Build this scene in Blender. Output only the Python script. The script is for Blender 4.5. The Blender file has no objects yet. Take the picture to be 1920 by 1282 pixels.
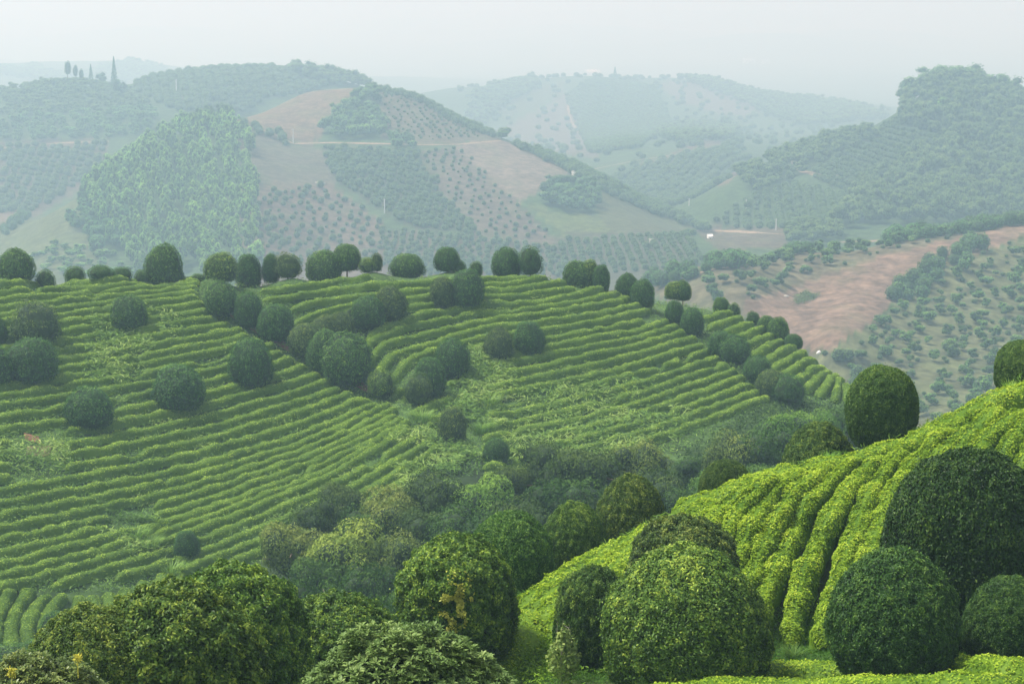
import bpy, math, random
import numpy as np
S = bpy.context.scene
COL = S.collection
random.seed(7)
RNG = np.random.default_rng(11)

# ------------------------------------------------------------------ camera, world, sun, exposure
F = 3733.33                      # focal length in pixels of a 1920 px wide frame (70 mm)
TH = math.atan(651.0 / F)        # camera pitch below the horizon
CZ = 100.0                       # eye height
cam_d = bpy.data.cameras.new('camera'); cam_d.lens = 70; cam_d.sensor_width = 36
cam_d.clip_start = 0.5; cam_d.clip_end = 40000
cam = bpy.data.objects.new('camera', cam_d); COL.objects.link(cam)
cam.location = (0, 0, CZ); cam.rotation_euler = (math.pi / 2 - TH, 0, 0)
S.camera = cam

SUN_EL, SUN_AZ = 60.0, -72.0     # degrees; azimuth from +Y towards +X
world = bpy.data.worlds.new('World'); S.world = world; world.use_nodes = True
wn = world.node_tree.nodes; wl = world.node_tree.links
bg = wn['Background']
sky = wn.new('ShaderNodeTexSky'); sky.sky_type = 'NISHITA'; sky.sun_disc = False
sky.sun_elevation = math.radians(SUN_EL); sky.sun_rotation = math.radians(SUN_AZ)
sky.air_density = 1.0; sky.dust_density = 5.0; sky.ozone_density = 1.0
mixw = wn.new('ShaderNodeMix'); mixw.data_type = 'RGBA'
mixw.inputs[0].default_value = 0.85
wl.new(sky.outputs[0], mixw.inputs[6])
mixw.inputs[7].default_value = (3.9, 4.02, 4.3, 1)      # overcast cloud layer
wl.new(mixw.outputs[2], bg.inputs[0])
bg.inputs[1].default_value = 0.12
sd = bpy.data.lights.new('sun', 'SUN'); sd.energy = 3.0; sd.angle = math.radians(11); sd.color = (1.0, 0.96, 0.88)
sun = bpy.data.objects.new('sun', sd); COL.objects.link(sun)
el, az = math.radians(SUN_EL), math.radians(SUN_AZ)
sdir = (math.sin(az) * math.cos(el), math.cos(az) * math.cos(el), math.sin(el))
from mathutils import Vector
sun.rotation_euler = Vector(sdir).to_track_quat('Z', 'Y').to_euler()
sun.location = (0, 0, 300)
S.view_settings.view_transform = 'Standard'; S.view_settings.look = 'None'
S.view_settings.gamma = 1; S.view_settings.exposure = 1.03
S.view_settings.use_curve_mapping = False
cy = S.cycles
cy.max_bounces = 5; cy.diffuse_bounces = 2; cy.glossy_bounces = 1; cy.transmission_bounces = 2
cy.volume_bounces = 2; cy.transparent_max_bounces = 4
cy.use_denoising = True
HAZE_DENSITY = 0.00051
HAZE_COLOR = (0.45, 0.64, 0.79, 1)

# ------------------------------------------------------------------ projection helpers
def pix_dir(px, py):
    a = (np.asarray(px, float) - 960) / F; b = (np.asarray(py, float) - 641) / F
    den = math.cos(TH) - b * math.sin(TH)
    return a / den, -(math.sin(TH) + b * math.cos(TH)) / den      # u = x/y, q = z/y
def project(x, y, z):
    z = z - CZ
    fwd = y * math.cos(TH) - z * math.sin(TH)
    up = y * math.sin(TH) + z * math.cos(TH)
    return 960 + F * x / fwd, 641 - F * up / fwd

# ------------------------------------------------------------------ numpy noise
def _hash(ix, iy, iz):
    n = (ix * 374761393 + iy * 668265263 + iz * 2147483647 * 0 + iz * 1274126177) & 0xffffffff
    n = ((n ^ (n >> 13)) * 1274126177) & 0xffffffff
    return ((n ^ (n >> 16)) & 0xffff) / 65535.0
def vnoise(p, s=1.0, seed=0):
    p = np.asarray(p, float) * s + seed * 17.31
    i = np.floor(p).astype(np.int64); f = p - i; f = f * f * (3 - 2 * f)
    out = 0
    for dx in (0, 1):
        for dy in (0, 1):
            for dz in (0, 1):
                w = (f[..., 0] if dx else 1 - f[..., 0]) * (f[..., 1] if dy else 1 - f[..., 1]) * (f[..., 2] if dz else 1 - f[..., 2])
                out = out + w * _hash(i[..., 0] + dx, i[..., 1] + dy, i[..., 2] + dz)
    return out * 2 - 1
def fnoise(p, s=1.0, seed=0, o=3):
    return sum(vnoise(p, s * 2 ** k, seed + k) * 0.5 ** k for k in range(o))

# ------------------------------------------------------------------ terrain: control points seen in the valley (pixel, distance) and hidden ones (height)
CP = []
def V(*pts):
    for px, py, D in pts:
        u, q = pix_dir(px, py); CP.append((float(u), math.log(D), float(q)))
def H(*pts):
    for px, D, z in pts:
        u = (px - 960) / F; CP.append((u, math.log(D), z / D))
for px in (-350, 200, 700, 1200, 1700, 2300):
    H((px, 4, -1.9), (px, 9, -5.0), (px, 20, -10.2), (px, 33, -15.2))
# near slope
V((1920, 728, 84), (1740, 808, 82), (1560, 868, 79), (1400, 908, 76), (1250, 985, 74), (1100, 1065, 72), (1000, 1125, 69), (940, 1200, 66))
V((1480, 1185, 66), (1600, 1150, 67), (1750, 1150, 66), (1900, 1150, 66), (1600, 1250, 60), (1900, 1225, 59), (1250, 1280, 58), (1000, 1270, 61))
V((1700, 960, 74), (1500, 1020, 71.5), (1350, 1050, 70), (1200, 1110, 68), (1850, 900, 76), (2100, 850, 78), (2100, 700, 86), (2100, 1200, 60))
H((700, 60, -22.8), (600, 50, -20.5), (300, 55, -21.0), (0, 50, -19.5), (300, 46, -18.8), (-150, 50, -19.5), (1000, 48, -18.6), (1500, 48, -18.2), (1900, 48, -17.8), (-350, 50, -19.5), (2300, 55, -18))
for px, D, py in ((2300, 88, 660), (1920, 84, 728), (1740, 82, 808), (1560, 79, 868), (1400, 76, 908), (1250, 74, 985), (1100, 72, 1065), (1000, 69, 1125)):
    u_, q_ = pix_dir(px, py)
    CP.append((float(u_), math.log(D + 4), (float(q_) * D - 1.9) / (D + 4))); CP.append((float(u_), math.log(D + 9), (float(q_) * D - 5.0) / (D + 9)))
# behind the near slope, down to the valley floor
H((-350, 75, -30), (-350, 100, -42), (-350, 140, -53), (0, 75, -31), (0, 100, -43), (0, 140, -54.5), (300, 75, -30), (300, 100, -42), (300, 140, -54), (600, 75, -28), (600, 100, -39), (600, 140, -51),
  (900, 88, -29), (900, 110, -38), (900, 145, -48.5), (1200, 93, -27.5), (1200, 118, -38), (1200, 155, -47.5), (1500, 97, -25.5), (1500, 122, -37), (1500, 160, -48),
  (1800, 102, -23.5), (1800, 130, -37), (1800, 165, -48.5), (2200, 105, -22), (2200, 130, -36), (2200, 170, -49))
# tea hillside
for px in (-350, 0):
    V((px, 522, 236), (px, 600, 228), (px, 700, 216), (px, 800, 204), (px, 900, 192), (px, 1000, 181), (px, 1100, 170), (px, 1200, 162))
V((200, 518, 240), (200, 600, 234), (200, 700, 221), (200, 800, 209), (200, 900, 198), (200, 1000, 187), (200, 1100, 176), (200, 1180, 169))
V((400, 525, 243), (400, 600, 237), (400, 700, 226), (400, 800, 214), (400, 900, 203), (400, 1000, 192), (400, 1090, 182))
V((550, 523, 248), (550, 590, 241), (550, 660, 233), (550, 750, 222), (550, 850, 210), (550, 950, 197), (600, 1070, 178))
V((700, 510, 251), (700, 570, 244), (690, 650, 235), (690, 732, 226), (700, 820, 213), (700, 900, 201), (760, 1000, 186))
V((850, 510, 254), (850, 600, 243), (850, 700, 231), (860, 800, 218), (900, 880, 205), (930, 960, 190))
V((1000, 518, 256), (1000, 580, 247), (1000, 650, 238), (1000, 750, 227), (1000, 850, 213))
V((1120, 543, 257), (1150, 620, 245), (1150, 700, 234), (1150, 800, 219), (1150, 880, 205))
V((1210, 575, 259), (1300, 585, 261), (1400, 607, 258), (1500, 660, 252), (1590, 722, 245))
V((1300, 660, 247), (1300, 750, 231), (1300, 830, 216), (1450, 700, 243), (1450, 760, 231), (1550, 740, 240), (1400, 860, 205))
H((1700, 240, -53), (1850, 235, -55), (2200, 230, -57), (1700, 205, -53), (2000, 200, -54))
for px, D, z in ((-350, 236, 33.7), (0, 236, 33.7), (200, 240, 34), (400, 243, 34.8), (550, 248, 35.4), (700, 251, 35), (850, 254, 35.4), (1000, 256, 36.2), (1120, 257, 38.1), (1210, 259, 40.6), (1300, 261, 41.6), (1400, 258, 42.6), (1500, 252, 45.2), (1590, 245, 48)):
    H((px, D + 9, -z - 2.6), (px, D + 28, -z - 12), (px, D + 60, -min(z + 30, 68)))
for px in (-350, 0, 300, 600, 900): H((px, 400, -80), (px, 480, -80))
H((1150, 340, -74), (1300, 310, -68))
# right hillside with the brown field
V((2300, 380, 450), (1920, 415, 430), (1700, 445, 415), (1500, 468, 400), (1350, 500, 390), (1225, 528, 385))
V((1400, 575, 350), (1500, 560, 365), (1500, 620, 340), (1560, 665, 322), (1740, 780, 296), (1800, 700, 320), (1900, 550, 372), (1900, 650, 337), (1900, 800, 290), (1700, 600, 350), (2200, 600, 360), (2200, 750, 300))
H((2300, 475, -62), (1920, 465, -62), (1700, 450, -64), (1500, 430, -66), (1350, 420, -68), (1225, 415, -70), (1050, 400, -76))
for px in (1250, 1500, 1750, 2200): H((px, 500, -76))
# middle hill with the cleared dome
V((480, 450, 560), (470, 350, 620), (500, 280, 680), (600, 268, 700), (750, 270, 695), (600, 350, 640), (600, 450, 590), (800, 350, 645), (800, 450, 590), (950, 300, 690), (1000, 400, 620), (1000, 460, 590),
  (1150, 400, 640), (1150, 350, 690), (1200, 440, 595), (700, 500, 560), (900, 500, 560), (1100, 500, 560), (1250, 490, 545), (1300, 440, 590), (1400, 440, 595), (1450, 425, 630), (1500, 445, 585))
V((680, 163, 765), (560, 180, 762), (450, 228, 750), (600, 205, 735), (780, 187, 765), (750, 225, 730), (880, 240, 760), (950, 265, 755), (1050, 305, 745), (1150, 352, 725), (1250, 398, 700), (1350, 432, 670))
for px, D, z in ((450, 800, -62), (560, 815, -50), (680, 820, -48), (780, 820, -52), (880, 820, -62), (950, 820, -68), (1050, 810, -74), (1150, 790, -79), (1250, 760, -81)):
    H((px, D, z), (px, D + 60, z - 16 if z > -70 else -84))
# left spur with eucalyptus
V((20, 460, 620), (100, 400, 630), (200, 330, 650), (300, 270, 670), (350, 245, 690), (430, 235, 700), (100, 470, 570), (200, 430, 590), (300, 400, 600), (400, 350, 630), (-350, 500, 600), (300, 490, 555), (400, 440, 570))
H((20, 670, -76), (100, 680, -76), (200, 710, -72), (300, 740, -62), (400, 780, -62), (-350, 680, -82))
# left hills behind
V((-350, 180, 950), (0, 180, 950), (130, 162, 950), (240, 178, 950), (100, 265, 850), (100, 335, 790), (0, 395, 740), (-350, 350, 780), (300, 225, 860), (330, 190, 920))
V((300, 148, 990), (430, 132, 1000), (530, 135, 1000), (620, 155, 985), (700, 178, 965), (400, 200, 900))
H((-350, 1080, -70), (0, 1080, -70), (200, 1080, -72), (430, 1120, -72), (620, 1120, -78), (750, 1080, -82))
# wooded hill on the right
V((1920, 198, 800), (2100, 270, 790), (1800, 158, 800), (1735, 172, 800), (1860, 174, 800), (1700, 200, 800), (1630, 240, 790), (1550, 270, 780), (1450, 300, 765), (1380, 330, 745), (1920, 400, 625), (1700, 405, 620), (1550, 422, 612),
  (1500, 340, 710), (1650, 330, 700), (1800, 290, 705), (1920, 300, 700), (2200, 400, 620), (1350, 370, 690), (2250, 260, 750))
H((2100, 900, -66), (1920, 900, -66), (1735, 900, -70), (1600, 880, -80), (1450, 850, -84), (1920, 520, -80), (1700, 520, -80))
# hills behind the gap
V((1200, 335, 900), (1350, 300, 930), (1350, 262, 1050), (1100, 310, 960), (1000, 285, 1080), (1000, 235, 1190), (900, 240, 1190), (1100, 225, 1200), (1200, 235, 1180), (1300, 205, 1280), (1500, 240, 1230), (1620, 240, 1200))
V((820, 175, 1300), (900, 170, 1320), (1000, 160, 1360), (1080, 145, 1400), (1200, 155, 1420), (1290, 152, 1440), (1400, 178, 1430), (1550, 198, 1430), (1680, 215, 1400))
H((900, 1650, -88), (1100, 1700, -86), (1300, 1750, -88), (1600, 1700, -92), (2100, 1400, -90))
V((-100, 132, 1700), (60, 132, 1700), (130, 150, 1650), (250, 122, 1750), (330, 150, 1700), (700, 140, 2100), (780, 160, 1800))
H((-350, 1400, -86), (0, 1350, -86), (250, 1400, -86), (500, 1500, -86), (700, 1500, -88))
for px in (-400, 100, 600, 1100, 1600, 2300):
    H((px, 2300, -95), (px, 3500, -100), (px, 6000, -85))
KF = 2.1                        # beyond the tea hillside everything lies farther off than the first estimate
def ramp(D, a, b): return np.clip((np.asarray(D, float) - a) / (b - a), 0, 1)
def kf(D): return 1 + (KF - 1) * ramp(D, 266, 290) + .4 * ramp(D, 1010, 1200) + .4 * ramp(D, 1450, 1900)
def far_d(D): return np.asarray(D, float) * kf(D)
CP = np.array(CP); SU = 2.6
CP[:, 1] = np.log(far_d(np.exp(CP[:, 1])))
def tps_fit(P, v, lam=2e-5):
    n = len(P); d2 = ((P[:, None] - P[None]) ** 2).sum(-1)
    K = 0.5 * d2 * np.log(d2 + 1e-12) + lam * np.eye(n)
    A = np.zeros((n + 3, n + 3)); A[:n, :n] = K
    Q = np.c_[np.ones(n), P]; A[:n, n:] = Q; A[n:, :n] = Q.T
    return np.linalg.solve(A, np.r_[v, 0, 0, 0])
PC = np.c_[CP[:, 0] * SU, CP[:, 1]]
# local distance metric: relief is finer far away, so stretch by distance
W = tps_fit(PC, CP[:, 2])
def tps_eval(X):
    out = np.empty(len(X))
    for i in range(0, len(X), 20000):
        x = X[i:i + 20000]
        d2 = ((x[:, None] - PC[None]) ** 2).sum(-1)
        out[i:i + 20000] = (0.5 * d2 * np.log(d2 + 1e-12)) @ W[:-3] + W[-3] + x @ W[-2:]
    return out
US = np.r_[np.linspace(-0.75, -0.34, 30)[:-1], np.linspace(-0.34, 0.34, 610), np.linspace(0.34, 0.75, 30)[1:]]
NU = len(US)
segs = [(4, 55, 40), (55, 115, 80), (115, 275, 140), (275, 2100, 225), (2100, 5500, 65), (5500, 20000, 30)]
LD = np.concatenate([np.linspace(math.log(a), math.log(b), n, endpoint=False) for a, b, n in segs] + [[math.log(20000)]])
NV = len(LD)
# evaluate coarse then refine (the surface is smooth)
UC = np.linspace(-0.75, 0.75, 400)
gu, gl = np.meshgrid(UC, LD)
QC = tps_eval(np.c_[(gu * SU).ravel(), gl.ravel()]).reshape(gu.shape)
Q = np.empty((NV, NU))
for j in range(NV): Q[j] = np.interp(US, UC, QC[j])
DD = np.exp(LD)[:, None]
X = US[None] * DD; Y = np.repeat(DD, NU, 1)
Z = Q * DD
pp = np.stack([X, Y, X * 0], -1)
amp = np.clip((DD - 250) / 500, 0, 1)
Z = Z + amp * (fnoise(pp, 1 / 60., 3) * 1.6) + 0.12 * fnoise(pp, 1 / 4., 5) * np.clip(DD / 60, 0, 1)
farm = np.clip((DD - 4600) / 3000, 0, 1)
Z = Z + farm * np.maximum(fnoise(pp * np.array([1, .6, 1]), 1 / 1500., 9, 4), -0.1) * 90
Z = np.minimum(np.maximum(Z, -340), -1.6) + CZ
del pp
def hgt(x, y):
    x = np.asarray(x, float); y = np.asarray(y, float)
    fu = np.clip(np.interp(x / y, US, np.arange(NU)), 0, NU - 1.001)
    l = np.log(y); fv = np.interp(l, LD, np.arange(NV)); fv = np.clip(fv, 0, NV - 1.001)
    i = fu.astype(int); j = fv.astype(int); a = fu - i; b = fv - j
    return (Z[j, i] * (1 - a) + Z[j, i + 1] * a) * (1 - b) + (Z[j + 1, i] * (1 - a) + Z[j + 1, i + 1] * a) * b
def hit(px, py, dmin=30, dmax=3000):
    if dmin >= 270: dmin, dmax = float(far_d(dmin)), float(far_d(dmax))
    """ground points seen at the pixels (first crossing beyond dmin)"""
    px = np.atleast_1d(np.asarray(px, float)); py = np.atleast_1d(np.asarray(py, float))
    u, q = pix_dir(px, py)
    Ds = np.exp(np.linspace(math.log(dmin), math.log(dmax), 1400))
    out = np.full((len(px), 3), np.nan)
    for k in range(len(px)):
        g = hgt(u[k] * Ds, Ds) - CZ; r = q[k] * Ds
        idx = np.nonzero(g >= r)[0]
        if len(idx) and idx[0] > 0:
            i = idx[0]; e0 = r[i - 1] - g[i - 1]; e1 = g[i] - r[i]; t = e0 / (e0 + e1 + 1e-9)
            D = Ds[i - 1] + (Ds[i] - Ds[i - 1]) * t
        else:
            i = int(np.argmin(np.abs(g - r))); D = Ds[i]
        out[k] = (u[k] * D, D, float(hgt(u[k] * D, D)))
    return out

# ------------------------------------------------------------------ mesh helpers
def mesh_from(name, verts, faces, attr=None, smooth=False, mat=None, col=None):
    """faces: (n,3) or (n,4) array, or list of such arrays"""
    if not isinstance(faces, list): faces = [faces]
    faces = [f for f in faces if len(f)]
    me = bpy.data.meshes.new(name)
    me.vertices.add(len(verts)); me.vertices.foreach_set('co', np.asarray(verts, np.float32).ravel())
    nl = sum(f.size for f in faces); npoly = sum(len(f) for f in faces)
    me.loops.add(nl); me.polygons.add(npoly)
    me.loops.foreach_set('vertex_index', np.concatenate([f.ravel() for f in faces]).astype(np.int32))
    tot = np.concatenate([np.full(len(f), f.shape[1]) for f in faces])
    st = np.concatenate([[0], np.cumsum(tot)[:-1]]).astype(np.int32)
    me.polygons.foreach_set('loop_start', st)
    if smooth: me.polygons.foreach_set('use_smooth', np.ones(npoly, bool))
    if attr is not None:
        a = me.attributes.new('v', 'FLOAT', 'POINT'); a.data.foreach_set('value', np.asarray(attr, np.float32))
    if col is not None:
        a = me.attributes.new('soil', 'FLOAT_COLOR', 'POINT')
        c4 = np.ones((len(verts), 4), np.float32); c4[:, :3] = col
        a.data.foreach_set('color', c4.ravel())
    me.update(calc_edges=True)
    if mat: me.materials.append(mat)
    return me
def obj(name, me, parent=None, kind=None, label=None, cat=None, group=None, loc=None, rotz=None, scale=None, color=None):
    o = bpy.data.objects.new(name, me); COL.objects.link(o)
    if parent: o.parent = parent
    if kind: o['kind'] = kind
    if label: o['label'] = label
    if cat: o['category'] = cat
    if group: o['group'] = group
    if loc is not None: o.location = [float(c) for c in loc]
    if rotz is not None: o.rotation_euler = (0, 0, rotz)
    if scale is not None: o.scale = scale
    if color is not None: o.color = (*color, 1)
    return o
def rnd_unit(n):
    v = RNG.normal(size=(n, 3)); return v / np.linalg.norm(v, axis=1, keepdims=True)
def leaves(P, N, L, Wd, tilt=0.6, tri=False, up=0.25):
    """leaf shaped faces at P, turned around the outward normals N"""
    n = len(P)
    N = N + rnd_unit(n) * tilt + np.array([0, 0, up]); N /= np.linalg.norm(N, axis=1, keepdims=True)
    T = np.cross(N, rnd_unit(n)); T /= np.linalg.norm(T, axis=1, keepdims=True) + 1e-9
    B = np.cross(N, T)
    L = (L * RNG.uniform(0.7, 1.25, n))[:, None]; Wd = (Wd * RNG.uniform(0.75, 1.2, n))[:, None]
    if tri:
        Vt = np.stack([P - T * L * .5, P + B * Wd * .6 + N * Wd * .1, P + T * L * .5], 1)
        Fc = np.arange(3 * n).reshape(n, 3)
        return Vt.reshape(-1, 3), Fc
    fold = N * Wd * 0.22
    Vt = np.stack([P - T * L * .5, P + B * Wd * .5 + fold, P + T * L * .5 - N * L * .12, P - B * Wd * .5 + fold], 1)
    return Vt.reshape(-1, 3), np.arange(4 * n).reshape(n, 4)

# ------------------------------------------------------------------ materials
def new_mat(name):
    m = bpy.data.materials.new(name); m.use_nodes = True
    nt = m.node_tree; nt.nodes.clear()
    return m, nt.nodes, nt.links
def leaf_mat(name, c0, c1, c2, transl=0.25, rough=0.5, spec=0.3, nscale=0.6, c_pos=(0.0, 0.55, 1.0), noise_amt=0.5):
    m, n, l = new_mat(name)
    out = n.new('ShaderNodeOutputMaterial')
    at = n.new('ShaderNodeAttribute'); at.attribute_name = 'v'
    tc = n.new('ShaderNodeNewGeometry')
    nz = n.new('ShaderNodeTexNoise'); nz.inputs['Scale'].default_value = nscale; nz.inputs['Detail'].default_value = 3
    l.new(tc.outputs['Position'], nz.inputs['Vector'])
    ma = n.new('ShaderNodeMath'); ma.operation = 'MULTIPLY_ADD'
    l.new(nz.outputs['Fac'], ma.inputs[0]); ma.inputs[1].default_value = noise_amt
    ad = n.new('ShaderNodeMath'); ad.operation = 'SUBTRACT'
    l.new(at.outputs['Fac'], ad.inputs[0]); ad.inputs[1].default_value = noise_amt * .5
    l.new(ad.outputs[0], ma.inputs[2])
    rp = n.new('ShaderNodeValToRGB')
    e = rp.color_ramp.elements
    e[0].position = c_pos[0]; e[0].color = (*c0, 1); e[1].position = c_pos[2]; e[1].color = (*c2, 1)
    k = e.new(c_pos[1]); k.color = (*c1, 1)
    l.new(ma.outputs[0], rp.inputs['Fac'])
    oi = n.new('ShaderNodeObjectInfo')
    mx = n.new('ShaderNodeMix'); mx.data_type = 'RGBA'; mx.blend_type = 'MULTIPLY'; mx.inputs[0].default_value = 1
    l.new(rp.outputs['Color'], mx.inputs[6]); l.new(oi.outputs['Color'], mx.inputs[7])
    pr = n.new('ShaderNodeBsdfPrincipled'); pr.inputs['Roughness'].default_value = rough
    pr.inputs['Specular IOR Level'].default_value = spec
    l.new(mx.outputs[2], pr.inputs['Base Color'])
    if transl > 0:
        tr = n.new('ShaderNodeBsdfTranslucent'); l.new(mx.outputs[2], tr.inputs['Color'])
        ms = n.new('ShaderNodeMixShader'); ms.inputs[0].default_value = transl
        l.new(pr.outputs[0], ms.inputs[1]); l.new(tr.outputs[0], ms.inputs[2]); l.new(ms.outputs[0], out.inputs['Surface'])
    else:
        l.new(pr.outputs[0], out.inputs['Surface'])
    return m
def plain_mat(name, c, rough=0.8, var=0.25, scale=8.0, bump=0.0):
    m, n, l = new_mat(name)
    out = n.new('ShaderNodeOutputMaterial'); pr = n.new('ShaderNodeBsdfPrincipled')
    pr.inputs['Roughness'].default_value = rough; pr.inputs['Specular IOR Level'].default_value = 0.2
    g = n.new('ShaderNodeNewGeometry'); nz = n.new('ShaderNodeTexNoise'); nz.inputs['Scale'].default_value = scale; nz.inputs['Detail'].default_value = 4
    l.new(g.outputs['Position'], nz.inputs['Vector'])
    rp = n.new('ShaderNodeValToRGB')
    rp.color_ramp.elements[0].position = .3; rp.color_ramp.elements[1].position = .7
    rp.color_ramp.elements[0].color = tuple(x * (1 - var) for x in c) + (1,)
    rp.color_ramp.elements[1].color = tuple(min(1, x * (1 + var)) for x in c) + (1,)
    l.new(nz.outputs['Fac'], rp.inputs['Fac']); l.new(rp.outputs['Color'], pr.inputs['Base Color'])
    if bump:
        b = n.new('ShaderNodeBump'); b.inputs['Strength'].default_value = bump; b.inputs['Distance'].default_value = .1
        l.new(nz.outputs['Fac'], b.inputs['Height']); l.new(b.outputs[0], pr.inputs['Normal'])
    l.new(pr.outputs[0], out.inputs['Surface'])
    return m
M_BUSH = leaf_mat('osmanthus_leaf', (0.018, 0.046, 0.010), (0.075, 0.155, 0.030), (0.30, 0.40, 0.07), transl=.2, rough=.5, spec=.16, nscale=.5, noise_amt=.45)
M_TEA = leaf_mat('young_tea_leaf', (0.05, 0.13, 0.012), (0.275, 0.425, 0.026), (0.50, 0.61, 0.055), transl=.32, rough=.55, spec=.12, nscale=.45, noise_amt=.45)
M_TEAM = leaf_mat('tea_leaf', (0.032, 0.085, 0.013), (0.18, 0.30, 0.034), (0.43, 0.58, 0.08), transl=.28, rough=.6, spec=.08, nscale=.25, noise_amt=.4)
M_WEED = leaf_mat('weed_leaf', (0.06, 0.14, 0.024), (0.15, 0.28, 0.045), (0.34, 0.46, 0.11), transl=.3, rough=.6, spec=.15, nscale=.15, noise_amt=.7)
M_TREE = leaf_mat('tree_leaf', (0.030, 0.065, 0.018), (0.10, 0.165, 0.04), (0.21, 0.27, 0.07), transl=.2, rough=.6, spec=.1, nscale=.25, noise_amt=.5)
M_FAR = leaf_mat('distant_leaf', (0.05, 0.10, 0.035), (0.11, 0.20, 0.06), (0.20, 0.30, 0.085), transl=.15, rough=.7, spec=.1, nscale=.08, noise_amt=.4)
M_RHO = leaf_mat('whorled_leaf', (0.05, 0.10, 0.025), (0.17, 0.27, 0.07), (0.36, 0.46, 0.15), transl=.25, rough=.5, spec=.2, nscale=1.2, noise_amt=.35)
M_SHOOT = leaf_mat('yellow_shoot_leaf', (0.42, 0.42, 0.04), (0.6, 0.58, 0.08), (0.75, 0.66, 0.12), transl=.3)
M_BARK = plain_mat('bark', (0.12, 0.09, 0.06), bump=.5, scale=12)
M_PALEBARK = plain_mat('pale_bark', (0.33, 0.30, 0.25), scale=6)
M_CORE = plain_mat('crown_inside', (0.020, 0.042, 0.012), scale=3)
M_POLE = plain_mat('concrete_pole', (0.62, 0.62, 0.60), var=.08)
M_WALL = plain_mat('whitewash', (0.75, 0.74, 0.70), var=.1, scale=1)
M_ROOF = plain_mat('roof_tile', (0.32, 0.10, 0.07), var=.2, scale=3)
M_DARK = plain_mat('dark_opening', (0.04, 0.04, 0.045), var=.1)
M_PATH = plain_mat('beaten_earth', (0.23, 0.17, 0.11), var=.25, scale=.6)
M_ROCK = plain_mat('pale_rock', (0.4, 0.38, 0.33), var=.2, scale=2)
M_SOIL = plain_mat('red_soil', (0.17, 0.085, 0.05), var=.35, scale=1.5, bump=.4)
M_METAL = plain_mat('galvanised_metal', (0.5, 0.5, 0.5), rough=.4, var=.05)

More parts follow.
